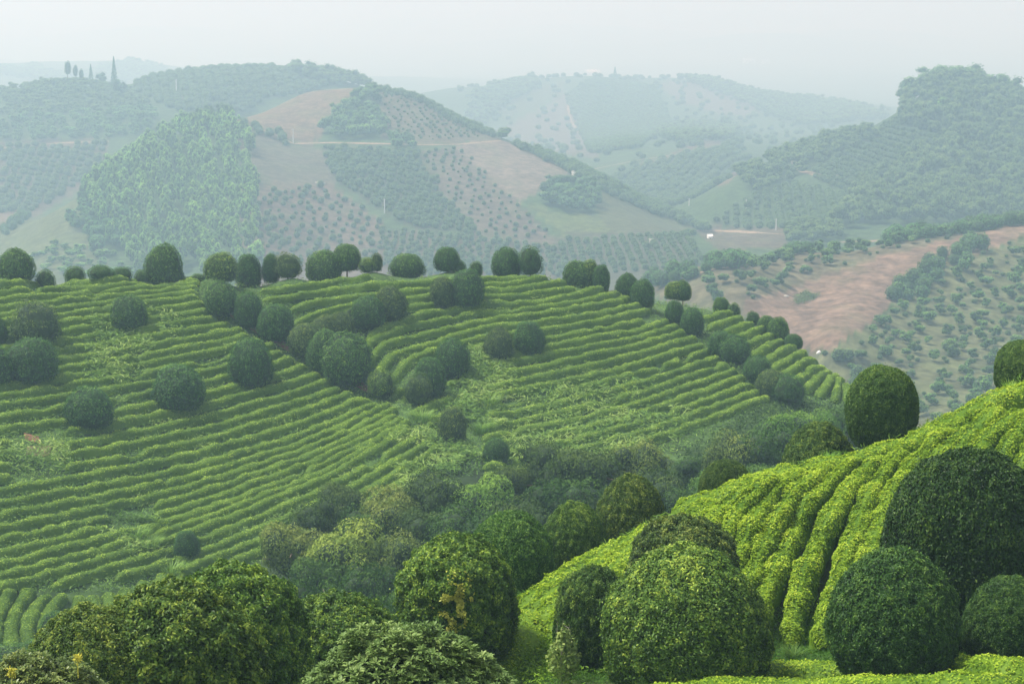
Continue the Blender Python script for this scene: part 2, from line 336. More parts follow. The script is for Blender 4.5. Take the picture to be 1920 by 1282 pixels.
# ------------------------------------------------------------------ terrain colouring (what grows or lies on the land, and some painted shade)
def inpoly(px, py, poly):
    poly = np.asarray(poly, float); ins = np.zeros(px.shape, bool)
    x1, y1 = poly[-1]
    for x2, y2 in poly:
        c = ((y1 > py) != (y2 > py))
        xi = (x2 - x1) * (py - y1) / ((y2 - y1) if y2 != y1 else 1e-9) + x1
        ins ^= c & (px < xi); x1, y1 = x2, y2
    return ins
PXG, PYG = project(X, Y, Z)
soil = np.zeros((NV, NU, 3))
soil[:] = (0.09, 0.125, 0.045)
soil[(DD[:, 0] > 270)] = (0.045, 0.08, 0.03)
soil[(DD[:, 0] > 4300)] = (0.06, 0.09, 0.045)
PATCH = [
 ([(1380, 580), (1400, 566), (1480, 540), (1660, 478), (1940, 410), (1960, 430), (1745, 505), (1640, 600), (1560, 655), (1500, 660), (1430, 610)], 280, 440, (.29, .18, .125)),
 ([(1215, 525), (1340, 490), (1480, 465), (1940, 400), (1940, 412), (1660, 478), (1480, 540), (1400, 566), (1380, 600), (1230, 560)], 280, 440, (.19, .165, .09)),
 ([(1500, 665), (1560, 655), (1660, 590), (1745, 505), (1980, 430), (1980, 850), (1650, 850)], 270, 440, (.17, .19, .075)),
 ([(440, 228), (520, 178), (600, 160), (685, 155), (640, 195), (608, 225), (604, 264), (550, 268), (480, 236)], 600, 900, (.36, .24, .14)),
 ([(680, 150), (780, 175), (880, 230), (940, 262), (840, 270), (760, 268), (715, 262), (715, 200)], 600, 900, (.25, .205, .12)),
 ([(440, 240), (480, 238), (550, 272), (600, 275), (640, 340), (560, 352), (460, 352)], 500, 800, (.23, .21, .14)),
 ([(455, 345), (620, 345), (720, 420), (740, 560), (440, 560)], 450, 800, (.29, .20, .14)),
 ([(605, 270), (790, 280), (830, 370), (900, 440), (780, 430), (690, 380), (620, 330)], 450, 800, (.15, .16, .08)),
 ([(790, 282), (870, 275), (930, 340), (980, 390), (1060, 470), (900, 450), (830, 370)], 450, 800, (.26, .20, .145)),
 ([(850, 274), (940, 262), (1010, 288), (1060, 318), (1085, 345), (1020, 352), (975, 378), (930, 345)], 450, 800, (.38, .29, .22)),
 ([(975, 375), (1040, 395), (1120, 400), (1150, 428), (1110, 450), (1060, 445)], 450, 800, (.21, .29, .07)),
 ([(1095, 345), (1150, 368), (1250, 402), (1340, 435), (1150, 445), (1120, 400)], 450, 800, (.19, .22, .085)),
 ([(700, 430), (900, 445), (1060, 460), (1060, 560), (740, 560)], 450, 700, (.23, .18, .11)),
 ([(-60, 262), (205, 262), (190, 330), (130, 370), (60, 410), (-60, 420)], 600, 900, (.22, .165, .115)),
 ([(-60, 385), (20, 380), (60, 405), (20, 430), (-60, 420)], 600, 900, (.36, .25, .17)),
 ([(-100, 470), (60, 395), (130, 358), (180, 420), (220, 560), (-100, 560)], 480, 720, (.21, .27, .095)),
 ([(930, 250), (1060, 175), (1090, 230), (1125, 300), (1000, 275)], 950, 1500, (.27, .22, .16)),
 ([(1235, 160), (1300, 145), (1400, 175), (1430, 215), (1350, 215), (1270, 190)], 950, 1500, (.27, .22, .16)),
 ([(930, 180), (1060, 150), (1060, 175), (960, 220), (900, 210)], 950, 1500, (.16, .21, .08)),
 ([(1120, 285), (1150, 240), (1190, 235), (1150, 285)], 900, 1400, (.32, .26, .17)),
 ([(1180, 315), (1320, 262), (1360, 270), (1350, 290), (1230, 315)], 700, 1200, (.28, .20, .14)),
 ([(1320, 345), (1390, 310), (1400, 318), (1350, 350)], 600, 1000, (.33, .24, .16)),
 ([(1290, 425), (1470, 425), (1480, 465), (1350, 470)], 480, 700, (.24, .19, .12)),
 ([(1040, 440), (1300, 430), (1320, 560), (1040, 560)], 450, 700, (.17, .17, .1)),
 ([(320, 180), (345, 170), (360, 185), (330, 192)], 700, 1100, (.36, .27, .18)),
]
jx = fnoise(np.stack([X, Y, X * 0], -1), 1 / 7., 21) * 4.0
jx[(DD[:, 0] < 270)] = 0
for poly, d0, d1, c in PATCH:
    g_ = (c[0] * .3 + c[1] * .6 + c[2] * .1); f_ = .36 if d0 >= 440 else .58
    c = tuple((x * .8 + g_ * .2 * k) * f_ for x, k in zip(c, (1, 1.05, .8)))
    rows = np.nonzero((DD[:, 0] > far_d(d0)) & (DD[:, 0] < far_d(d1)))[0]
    r0, r1 = rows[0], rows[-1] + 1
    m = inpoly(PXG[r0:r1] + jx[r0:r1], PYG[r0:r1] + jx[r0:r1] * .6, poly)
    soil[r0:r1][m] = c
# tea hillside: weedy ground with the shade between hedges painted in, grassy patches
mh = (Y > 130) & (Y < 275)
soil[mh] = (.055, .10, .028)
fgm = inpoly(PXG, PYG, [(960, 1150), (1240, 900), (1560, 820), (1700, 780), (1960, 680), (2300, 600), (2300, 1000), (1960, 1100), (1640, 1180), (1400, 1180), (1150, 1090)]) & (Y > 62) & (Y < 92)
soil[fgm] = (.03, .045, .016)  # ground darkened to paint the shade in the furrows between near rows
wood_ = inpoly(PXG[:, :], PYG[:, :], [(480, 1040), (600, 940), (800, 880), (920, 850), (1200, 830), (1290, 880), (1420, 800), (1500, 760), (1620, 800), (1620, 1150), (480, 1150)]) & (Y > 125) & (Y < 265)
soil[wood_] = (.022, .04, .014)  # shade under the valley trees painted into the ground colour
m, n, l = new_mat('land')
out = n.new('ShaderNodeOutputMaterial'); pr = n.new('ShaderNodeBsdfPrincipled'); pr.inputs['Roughness'].default_value = .9; pr.inputs['Specular IOR Level'].default_value = .1
at = n.new('ShaderNodeAttribute'); at.attribute_name = 'soil'
g = n.new('ShaderNodeNewGeometry')
n1 = n.new('ShaderNodeTexNoise'); n1.inputs['Scale'].default_value = .35; n1.inputs['Detail'].default_value = 6
n2 = n.new('ShaderNodeTexNoise'); n2.inputs['Scale'].default_value = .045; n2.inputs['Detail'].default_value = 5
l.new(g.outputs['Position'], n1.inputs['Vector']); l.new(g.outputs['Position'], n2.inputs['Vector'])
r1_ = n.new('ShaderNodeMapRange'); r1_.inputs[1].default_value = .35; r1_.inputs[2].default_value = .68; r1_.inputs[3].default_value = .78; r1_.inputs[4].default_value = 1.2
l.new(n1.outputs['Fac'], r1_.inputs[0])
mul = n.new('ShaderNodeMix'); mul.data_type = 'RGBA'; mul.blend_type = 'MULTIPLY'; mul.inputs[0].default_value = 1
l.new(at.outputs['Color'], mul.inputs[6]); l.new(r1_.outputs[0], mul.inputs[7])
r2_ = n.new('ShaderNodeMapRange'); r2_.inputs[1].default_value = .48; r2_.inputs[2].default_value = .66; r2_.inputs[3].default_value = 0; r2_.inputs[4].default_value = .22
l.new(n2.outputs['Fac'], r2_.inputs[0])
gr = n.new('ShaderNodeMix'); gr.data_type = 'RGBA'; gr.inputs[7].default_value = (.075, .12, .04, 1)
n3 = n.new('ShaderNodeTexNoise'); n3.inputs['Scale'].default_value = .14; n3.inputs['Detail'].default_value = 8; n3.inputs['Roughness'].default_value = .7
l.new(g.outputs['Position'], n3.inputs['Vector'])
r3_ = n.new('ShaderNodeMapRange'); r3_.inputs[1].default_value = .38; r3_.inputs[2].default_value = .62; r3_.inputs[3].default_value = .6; r3_.inputs[4].default_value = 1.3
l.new(n3.outputs['Fac'], r3_.inputs[0])
mu2 = n.new('ShaderNodeMix'); mu2.data_type = 'RGBA'; mu2.blend_type = 'MULTIPLY'; mu2.inputs[0].default_value = 1
l.new(mul.outputs[2], mu2.inputs[6]); l.new(r3_.outputs[0], mu2.inputs[7])
l.new(r2_.outputs[0], gr.inputs[0]); l.new(mu2.outputs[2], gr.inputs[6]); l.new(gr.outputs[2], pr.inputs['Base Color'])
bp = n.new('ShaderNodeBump'); bp.inputs['Strength'].default_value = .5; bp.inputs['Distance'].default_value = .4
l.new(n1.outputs['Fac'], bp.inputs['Height']); l.new(bp.outputs[0], pr.inputs['Normal'])
l.new(pr.outputs[0], out.inputs['Surface'])
M_LAND = m
def grid_part(name, r0, r1):
    nr = r1 - r0 + 1
    vv = np.stack([X[r0:r1 + 1], Y[r0:r1 + 1], Z[r0:r1 + 1]], -1).reshape(-1, 3)
    idx = np.arange(nr * NU).reshape(nr, NU)
    fc = np.stack([idx[:-1, :-1], idx[:-1, 1:], idx[1:, 1:], idx[1:, :-1]], -1).reshape(-1, 4)
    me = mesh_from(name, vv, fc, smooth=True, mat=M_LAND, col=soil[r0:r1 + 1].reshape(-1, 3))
    return obj(name, me, kind='structure')
cut = [0] + [int(np.searchsorted(DD[:, 0], d)) for d in (125, 300, 960, 4300)] + [NV - 1]
for nm, a, b in zip(('ground', 'tea_hillside', 'right_hillside', 'hills', 'distant_plain'), cut[:-1], cut[1:]):
    grid_part(nm, a, b)

# ------------------------------------------------------------------ plant prototypes
def ico(sub):
    import bmesh
    bm = bmesh.new(); bmesh.ops.create_icosphere(bm, subdivisions=sub, radius=1)
    v = np.array([x.co[:] for x in bm.verts]); f = np.array([[q.index for q in p.verts] for p in bm.faces]); bm.free()
    return v, f
ICO = {k: ico(k) for k in (1, 2, 3, 4)}
def crown_radius(d, seed, lump, sq=2.4, wide=-0.1, fine=0.04):
    """unit clipped crown: radius along directions d; squarish dome"""
    h = np.sqrt(d[:, 0] ** 2 + d[:, 1] ** 2); z = np.abs(d[:, 2])
    zz = np.where(d[:, 2] > 0, z, z * 1.0)
    r = (h ** sq + zz ** sq) ** (-1 / sq)
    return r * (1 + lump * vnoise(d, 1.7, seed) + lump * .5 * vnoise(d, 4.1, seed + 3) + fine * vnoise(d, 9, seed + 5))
def make_crown(name, nleaf, L, Wd, mat, seed, lump=.06, fine=.03, depth=.10, tri=False, tilt=.6, lowcut=-.75, sq=2.3, bright=.25, coresub=4, core=True, holes=0, taper=0.0, cscale=.035):
    d = rnd_unit(int(nleaf * 1.3)); d = d[d[:, 2] > lowcut][:nleaf]
    r = crown_radius(d, seed, lump, sq, fine=fine)
    dep = RNG.exponential(depth * .45, len(d)); dep = np.minimum(dep, depth * 2.2)
    cl = .65 * vnoise(d, 8, seed + 8) + .5 * vnoise(d, 17, seed + 9)
    stray = np.where(RNG.random(len(d)) < .05, RNG.exponential(.022, len(d)), 0)
    P = d * (r * (1 - dep + cscale * cl + stray))[:, None]
    if taper: P[:, :2] *= (1 - taper * np.clip(P[:, 2:3], -1, 1))
    if holes:
        keep = vnoise(P, 3.2, seed + 9) > -holes; P = P[keep]; d = d[keep]; dep = dep[keep]; cl = cl[keep]
    vv, ff = leaves(P, d.copy(), L, Wd, tilt, tri)
    k = 3 if tri else 4
    val = .42 + bright * cl * .6 - dep / max(depth, 1e-3) * .13 + RNG.normal(0, .17, len(P)) + .10 * d[:, 2]  # lit tops with new growth and shaded inner leaves painted into the value
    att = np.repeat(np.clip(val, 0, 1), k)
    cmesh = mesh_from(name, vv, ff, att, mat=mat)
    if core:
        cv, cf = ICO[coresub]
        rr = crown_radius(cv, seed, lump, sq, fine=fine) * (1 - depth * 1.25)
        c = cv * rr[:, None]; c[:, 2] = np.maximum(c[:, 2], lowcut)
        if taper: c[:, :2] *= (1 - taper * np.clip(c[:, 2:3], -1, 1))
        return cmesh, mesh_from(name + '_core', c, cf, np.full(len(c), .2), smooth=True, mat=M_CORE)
    return cmesh, None
def join_core(name, cm, co, mat_first=True):
    """crown leaves and the dense inside in one mesh with two materials"""
    a = np.empty(len(cm.vertices) * 3, np.float32); cm.vertices.foreach_get('co', a); a = a.reshape(-1, 3)
    b = np.empty(len(co.vertices) * 3, np.float32); co.vertices.foreach_get('co', b); b = b.reshape(-1, 3)
    va = np.empty(len(cm.vertices), np.float32); cm.attributes['v'].data.foreach_get('value', va)
    la = np.empty(len(cm.loops), np.int32); cm.loops.foreach_get('vertex_index', la)
    lb = np.empty(len(co.loops), np.int32); co.loops.foreach_get('vertex_index', lb)
    k = cm.polygons[0].loop_total
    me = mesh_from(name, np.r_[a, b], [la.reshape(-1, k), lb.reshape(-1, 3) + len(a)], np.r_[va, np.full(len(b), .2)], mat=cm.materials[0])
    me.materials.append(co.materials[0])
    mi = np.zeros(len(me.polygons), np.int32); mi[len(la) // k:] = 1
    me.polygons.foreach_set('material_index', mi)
    bpy.data.meshes.remove(cm); bpy.data.meshes.remove(co)
    return me
def crown(name, *a, **k):
    cm, co = make_crown(name, *a, **k)
    return join_core(name, cm, co) if co else cm
def trunk_mesh(name, h, r0, r1, limbs=3, seed=0, mat=None, spread=.5):
    rg = random.Random(seed); V_, F_ = [], []
    def tube(p0, p1, a, b, n=6, seg=3):
        p0 = np.array(p0, float); p1 = np.array(p1, float); ax = p1 - p0; ax /= np.linalg.norm(ax)
        s = np.cross(ax, [0.3, 1, .1]); s /= np.linalg.norm(s); t = np.cross(ax, s); base = len(V_)
        for i in range(seg + 1):
            f = i / seg; c = p0 + (p1 - p0) * f + s * math.sin(f * 3) * .04 * h
            rr = a + (b - a) * f
            for j in range(n):
                an = 2 * math.pi * j / n; V_.append(c + (s * math.cos(an) + t * math.sin(an)) * rr)
        for i in range(seg):
            for j in range(n):
                F_.append((base + i * n + j, base + i * n + (j + 1) % n, base + (i + 1) * n + (j + 1) % n, base + (i + 1) * n + j))
    tube((0, 0, -.1 * h), (0, 0, h * .75), r0, r1, 8, 4)
    for i in range(limbs):
        an = 2 * math.pi * (i + rg.random() * .6) / max(limbs, 1)
        tube((0, 0, h * (.35 + .12 * i)), (math.cos(an) * spread * h, math.sin(an) * spread * h, h * (.8 + .2 * rg.random())), r1 * .9, r1 * .3, 5, 3)
    return mesh_from(name, np.array(V_), np.array(F_), smooth=True, mat=mat or M_BARK)

# ---- clipped round trees of the near slope (unit radius 1, scaled); about 4-5 m across
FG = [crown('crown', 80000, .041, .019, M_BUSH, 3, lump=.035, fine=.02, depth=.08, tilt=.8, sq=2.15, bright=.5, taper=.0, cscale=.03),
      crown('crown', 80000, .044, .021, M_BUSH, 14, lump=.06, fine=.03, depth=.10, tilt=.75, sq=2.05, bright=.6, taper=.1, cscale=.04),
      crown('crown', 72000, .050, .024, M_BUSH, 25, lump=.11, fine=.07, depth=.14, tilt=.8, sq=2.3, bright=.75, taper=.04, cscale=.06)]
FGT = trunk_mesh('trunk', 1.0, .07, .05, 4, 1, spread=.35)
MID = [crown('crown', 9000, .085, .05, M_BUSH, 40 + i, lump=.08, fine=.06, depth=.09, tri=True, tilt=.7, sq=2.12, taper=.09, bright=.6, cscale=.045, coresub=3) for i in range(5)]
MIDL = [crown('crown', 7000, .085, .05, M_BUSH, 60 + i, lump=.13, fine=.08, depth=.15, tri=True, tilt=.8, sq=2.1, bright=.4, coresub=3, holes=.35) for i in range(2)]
def clipped(px, top, base, w, label, D=None, shape='mid', tint=(1, 1, 1), trunk=0.12, group=None, name='round_tree', cat='tree', sq=1.0, var=0):
    if D is None:
        p = hit([px], [base], 120, 300)[0]; D = p[1]
    else:
        u, _ = pix_dir(px, base); p = np.array([float(u) * D, D, float(hgt(float(u) * D, D))])
    _, qt = pix_dir(px, top)
    ztop = CZ + float(qt) * D
    hh = max(ztop - p[2], .8); R = w * D / F / 2 * (1.14 if shape != 'fg' else 1); hh *= .95 if shape != 'fg' else 1
    t = obj(name, None, label=label, cat=cat, group=group, loc=(p[0], p[1], p[2]), rotz=random.uniform(0, 6.28)); t.empty_display_size = .3
    meshes = {'fg': FG, 'mid': MID, 'loose': MIDL}[shape]
    me = meshes[var % len(meshes)] if shape == 'fg' else random.choice(meshes)
    tr = hh * trunk; ch = (hh - tr) / 2
    lim = 1.0 if px < 900 else (1.1 if px in (1651, 1915) else 1.2)
    if shape == 'fg' and (px < 1200 and px != 1110 or px in (1651, 1915)) and ch > R * lim: tr = hh - 2 * lim * R; ch = R * lim; trunk = .1
    obj('crown', me, parent=t, loc=(0, 0, tr + ch * .84 if trunk > 0.025 else ch * .85 + .0), scale=(R, R * random.uniform(.92, 1.05), ch * (1.08 if trunk > .025 else 1.15)), color=tint)
    obj('trunk', FGT, parent=t, loc=(0, 0, 0), scale=(R * .9, R * .9, (tr + ch)))
    return t

# ---- near slope bushes: (px, top, base, width, D, variant, tint, trunk share, label)
FGB = [
 (1915, 634, 742, 112, 86, 0, (.9, .95, .85), .04, 'dark clipped round tree at the right edge on the near skyline'),
 (1651, 679, 838, 146, 82.5, 0, (1.0, 1.05, .9), .08, 'clipped egg-shaped tree standing alone on the crest of the near tea slope'),
 (1535, 787, 880, 140, 84, 1, (.95, .95, .8), .05, 'low brownish clipped bush just left of the egg-shaped tree on the crest'),
 (1360, 857, 945, 104, 80, 0, (.85, .85, .75), .05, 'small low dome bush peeking over the crest at its lower middle'),
 (1183, 885, 1015, 140, 79, 1, (1.05, .95, .75), .08, 'olive round tree at the lower left end of the bright tea crest'),
 (1076, 936, 1085, 134, 75, 1, (1.0, 1.05, .8), .08, 'mid green round tree between the olive one and the dark one behind the crest'),
 (958, 952, 1115, 168, 70, 0, (.85, 1.05, .85), .06, 'dark green round tree right behind the tree with yellow leaves'),
 (1810, 828, 1120, 335, 62, 0, (.42, .52, .42), .03, 'largest very dark clipped tree at the right edge of the near tea rows'),
 (1676, 1022, 1238, 250, 55.5, 1, (.6, .76, .66), .03, 'dark bluish green dome bush in front of the largest dark tree'),
 (1890, 1076, 1232, 178, 56.5, 1, (.56, .7, .62), .03, 'dark dome bush cut by the lower right edge of the frame'),
 (1284, 1022, 1300, 332, 57.5, 1, (1.35, 1.3, .9), .02, 'big yellowish green clipped dome bush at the bottom centre right'),
 (1110, 1056, 1240, 150, 60.5, 2, (.9, .95, .85), .03, 'narrow dark bush tucked behind the left side of the big dome bush'),
 (1283, 968, 1085, 232, 66, 2, (.95, .85, .8), .02, 'rough reddish olive bush behind the big yellowish dome bush'),
 (855, 998, 1215, 236, 62, 2, (1.25, 1.25, .8), .05, 'bushy round tree carrying a patch of yellow leaves'),
 (640, 1108, 1275, 250, 58, 2, (.95, 1.0, .7), .03, 'broad low green bush between the yellow-patched tree and the left bushes'),
 (445, 1050, 1330, 290, 54, 2, (1.1, 1.15, .75), .03, 'tall green bush with sunlit yellowish top behind the left foreground bush'),
 (330, 1085, 1400, 370, 48, 2, (1.05, 1.0, .72), .03, 'biggest dense foreground bush at the lower left'),
 (180, 1128, 1400, 300, 47, 1, (1.1, .98, .7), .03, 'olive brown bush forming the left shoulder of the foreground bushes'),
]
for px, tp, bs, w, D, va, tint, tk, lab in FGB:
    clipped(px, tp, bs, w, lab, D=D, shape='fg', tint=tint, trunk=tk, var=va, group='clipped trees and bushes on the near slope')

# ------------------------------------------------------------------ tea hedges
def hedge_path(poly, h, dmin, dmax, step):
    poly = np.array(poly, float)
    s = np.r_[0, np.cumsum(np.hypot(*np.diff(poly, axis=0).T))]
    n = max(int(s[-1] / 8), 3); t = np.linspace(0, s[-1], n)
    px = np.interp(t, s, poly[:, 0]); py = np.interp(t, s, poly[:, 1])
    p0 = hit(px, py, dmin, dmax)
    p = hit(px, py + h * F / p0[:, 1], dmin, dmax)
    if n >= 5:                                     # smooth the ground path
        for _ in range(3): p[1:-1] = .25 * p[:-2] + .5 * p[1:-1] + .25 * p[2:]
    s = np.r_[0, np.cumsum(np.hypot(np.diff(p[:, 0]), np.diff(p[:, 1])))]
    m = max(int(s[-1] / step), 3); t = np.linspace(0, s[-1], m)
    x = np.interp(t, s, p[:, 0]); y = np.interp(t, s, p[:, 1])
    return np.c_[x, y, hgt(x, y)], s[-1]
def hedge(poly, w, h, mat, nleaf, L, Wd, label, group, seed, dmin=120, dmax=300, step=.45, tri=True, name='tea_hedge', color=None, rough=.16, gaps=0., bright=0., tilt=.7, flat=2.6):
    p, length = hedge_path(poly, h, dmin, dmax, step)
    n = len(p)
    if length < 1.0: return None
    tg = np.gradient(p[:, :2], axis=0); tg /= np.linalg.norm(tg, axis=1, keepdims=True) + 1e-9
    sd_ = np.c_[-tg[:, 1], tg[:, 0], np.zeros(n)]
    wv = w / 2 * (1 + .22 * vnoise(np.c_[p[:, :2], np.full(n, seed)], .55)); hv = h * (1 + .2 * vnoise(np.c_[p[:, :2], np.full(n, seed + 5.)], .6))
    endt = np.minimum(np.arange(n), np.arange(n)[::-1]) * step
    e = np.clip(endt / (w * .5), .12, 1) ** .5
    if gaps:
        gp = np.clip((vnoise(np.c_[p[:, :2], np.full(n, seed * 3.3)], .28) + 1 - gaps) * 4, .25, 1); hv = hv * gp; wv = wv * (.5 + .5 * gp)
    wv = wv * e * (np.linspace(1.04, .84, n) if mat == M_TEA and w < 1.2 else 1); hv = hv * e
    K = 7; an = np.linspace(0, math.pi, K)
    cs = np.sign(np.cos(an)) * np.abs(np.cos(an)) ** (2 / flat); sn = np.sin(an) ** (2 / flat)
    P = p[:, None] + sd_[:, None] * (cs[None, :, None] * wv[:, None, None]) + np.array([0, 0, 1.]) * (sn[None, :, None] * hv[:, None, None] - .12)
    P = P * 1.0
    nz_ = vnoise(P, 1.3, seed)[..., None] * rough * .7
    ctr = p[:, None] + np.array([0, 0, .3 * h])
    P = ctr + (P - ctr) * (.93 + nz_ + vnoise(P, 3.1, seed)[..., None] * rough * .3)
    idx = np.arange(n * K).reshape(n, K)
    fc = np.stack([idx[:-1, :-1], idx[:-1, 1:], idx[1:, 1:], idx[1:, :-1]], -1).reshape(-1, 4)
    body = P.reshape(-1, 3)
    caps = [idx[0], idx[-1][::-1]]
    # leaves on the hump
    m = int(length * nleaf)
    ti = RNG.uniform(0, n - 1.001, m); i0 = ti.astype(int); f = (ti - i0)[:, None]
    a = np.arccos(RNG.uniform(-1, 1, m) * .98)
    pc = p[i0] * (1 - f) + p[i0 + 1] * f; s_ = sd_[i0]; ww = wv[i0] * (1 - f[:, 0]) + wv[i0 + 1] * f[:, 0]; hh = hv[i0] * (1 - f[:, 0]) + hv[i0 + 1] * f[:, 0]
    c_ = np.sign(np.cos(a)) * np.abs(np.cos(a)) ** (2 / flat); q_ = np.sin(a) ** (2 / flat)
    N = s_ * np.cos(a)[:, None] + np.array([0, 0, 1.]) * np.sin(a)[:, None]
    Pl = pc + s_ * (c_ * ww)[:, None] + np.array([0, 0, 1.]) * (q_ * hh - .12)[:, None]
    ct = pc + np.array([0, 0, .3 * h]); nn = vnoise(Pl, 1.3, seed) + .5 * vnoise(Pl, 3.1, seed)
    Pl = ct + (Pl - ct) * (.96 + nn * rough * .7 + RNG.normal(0, .04, m))[:, None]
    lv, lf = leaves(Pl, N, L, Wd, tilt, tri)
    k = 3 if tri else 4
    vl = np.clip(.20 + .36 * q_ ** 2 + nn * .3 + RNG.normal(0, .2, m) + bright, 0, 1)  # fresh shoots plus painted light: tops lighter, sides darker
    me = mesh_from(name, np.r_[body, lv], [fc, lf + len(body)] if not tri else [fc, lf + len(body)], np.r_[np.full(len(body), (.24 if mat == M_TEAM else .16) + bright), np.repeat(vl, k)], mat=mat)  # low body value paints the shade in the gaps
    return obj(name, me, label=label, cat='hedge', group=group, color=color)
ORD = ['first', 'second', 'third', 'fourth', 'fifth', 'sixth', 'seventh', 'eighth', 'ninth', 'tenth', 'eleventh', 'twelfth', 'thirteenth', 'fourteenth', 'fifteenth', 'sixteenth', 'seventeenth', 'eighteenth', 'nineteenth', 'twentieth',
       'twenty-first', 'twenty-second', 'twenty-third', 'twenty-fourth', 'twenty-fifth', 'twenty-sixth', 'twenty-seventh', 'twenty-eighth', 'twenty-ninth', 'thirtieth', 'thirty-first', 'thirty-second', 'thirty-third', 'thirty-fourth', 'thirty-fifth', 'thirty-sixth', 'thirty-seventh']
MIDK = dict(w=1.34, h=.95, mat=M_TEAM, nleaf=85, L=.25, Wd=.13, rough=.30)
y0s = [525, 541, 555, 568, 582, 597, 613, 629, 646, 664, 682, 699, 716, 733, 752, 774, 797, 820, 843, 865, 887, 910, 934, 957, 980, 1002, 1025, 1047, 1069, 1090, 1112, 1134, 1156, 1178, 1200, 1222]
ends = [(372, 500), (375, 535), (385, 560), (420, 584), (446, 600), (475, 618), (500, 630), (527, 640), (548, 655), (570, 668), (593, 683), (615, 695), (640, 708), (660, 722), (690, 732), (725, 745), (745, 757), (770, 770), (777, 795), (815, 805), (830, 822), (820, 850), (780, 900), (700, 945), (640, 990), (580, 1030), (540, 1070), (480, 1095), (300, 1110)]
ex, ey = np.array(ends).T
for i, y0 in enumerate(y0s):
    A = np.interp(y0, [525, 560, 600, 730, 934, 1050, 1090], [.03, .09, .13, .145, .17, .24, .27]); B = np.interp(y0, [525, 600, 730, 934, 1090], [.02, .08, .17, .20, .2])
    xs = np.arange(-264, 860, 12.); ys = y0 - A * xs * (1 + .2 * np.clip(-xs / 200, 0, 1)) - B * xs ** 3 / (3 * 600 ** 2)
    ok = xs < np.interp(ys, ey, ex)
    last = np.nonzero(~ok)[0][0] if (~ok).any() else len(xs)
    xs, ys = xs[:last], ys[:last] + fnoise(np.c_[xs[:last], xs[:last] * 0, xs[:last] * 0 + i], 1 / 60., 2) * 1.6
    if y0 >= 1085:
        kk = ys < 1096 - .1 * xs; xs, ys = xs[kk], ys[kk]
    pts = list(zip(xs, ys))
    if len(pts) < 3: continue
    grp = 'tea hedges across the left face of the tea hillside'
    if 810 < y0 < 900:
        a_ = [q for q in pts if q[0] < 28]; b_ = [q for q in pts if q[0] > 118]
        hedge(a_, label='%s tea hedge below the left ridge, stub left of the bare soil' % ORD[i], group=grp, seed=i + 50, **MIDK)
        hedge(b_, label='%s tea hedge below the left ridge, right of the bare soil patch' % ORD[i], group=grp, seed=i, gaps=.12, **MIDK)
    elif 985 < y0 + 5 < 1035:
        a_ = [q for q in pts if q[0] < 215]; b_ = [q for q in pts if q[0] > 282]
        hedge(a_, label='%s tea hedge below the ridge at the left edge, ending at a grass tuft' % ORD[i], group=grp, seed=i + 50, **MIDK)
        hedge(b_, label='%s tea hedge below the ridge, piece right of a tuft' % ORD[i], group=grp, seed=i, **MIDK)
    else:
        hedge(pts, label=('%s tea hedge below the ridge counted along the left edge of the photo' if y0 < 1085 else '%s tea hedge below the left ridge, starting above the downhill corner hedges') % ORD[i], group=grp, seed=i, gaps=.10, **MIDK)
BL = [([(26, 1092), (6, 1118), (-6, 1145), (-12, 1190)], 'leftmost'), ([(60, 1090), (40, 1112), (27, 1137), (19, 1168), (25, 1214)], 'second from the left'), ([(93, 1102), (72, 1118), (58, 1137), (50, 1168), (56, 1208)], 'third from the left'), ([(122, 1102), (103, 1118), (88, 1137), (78, 1168), (84, 1208)], 'fourth from the left'),
      ([(146, 1102), (149, 1120), (150, 1150)], 'fifth from the left'), ([(175, 1101), (177, 1120), (178, 1150)], 'sixth from the left'), ([(205, 1097), (205, 1120), (205, 1150)], 'seventh from the left'), ([(236, 1088), (233, 1112), (230, 1150)], 'eighth from the left'), ([(270, 1078), (266, 1100), (260, 1135)], 'ninth from the left'),
      ([(306, 1062), (300, 1085), (294, 1115)], 'tenth from the left'), ([(338, 1062), (332, 1080), (325, 1110)], 'rightmost')]
for k_, (pl, w_) in enumerate(BL):
    hedge(pl, w=1.45, h=.9, mat=M_TEAM, nleaf=170, L=.19, Wd=.10, rough=.25, label='downhill tea hedge in the lower left corner block, %s' % w_, group='downhill tea hedges in the lower left corner', seed=100 + k_, dmin=120, dmax=230, bright=-.06)
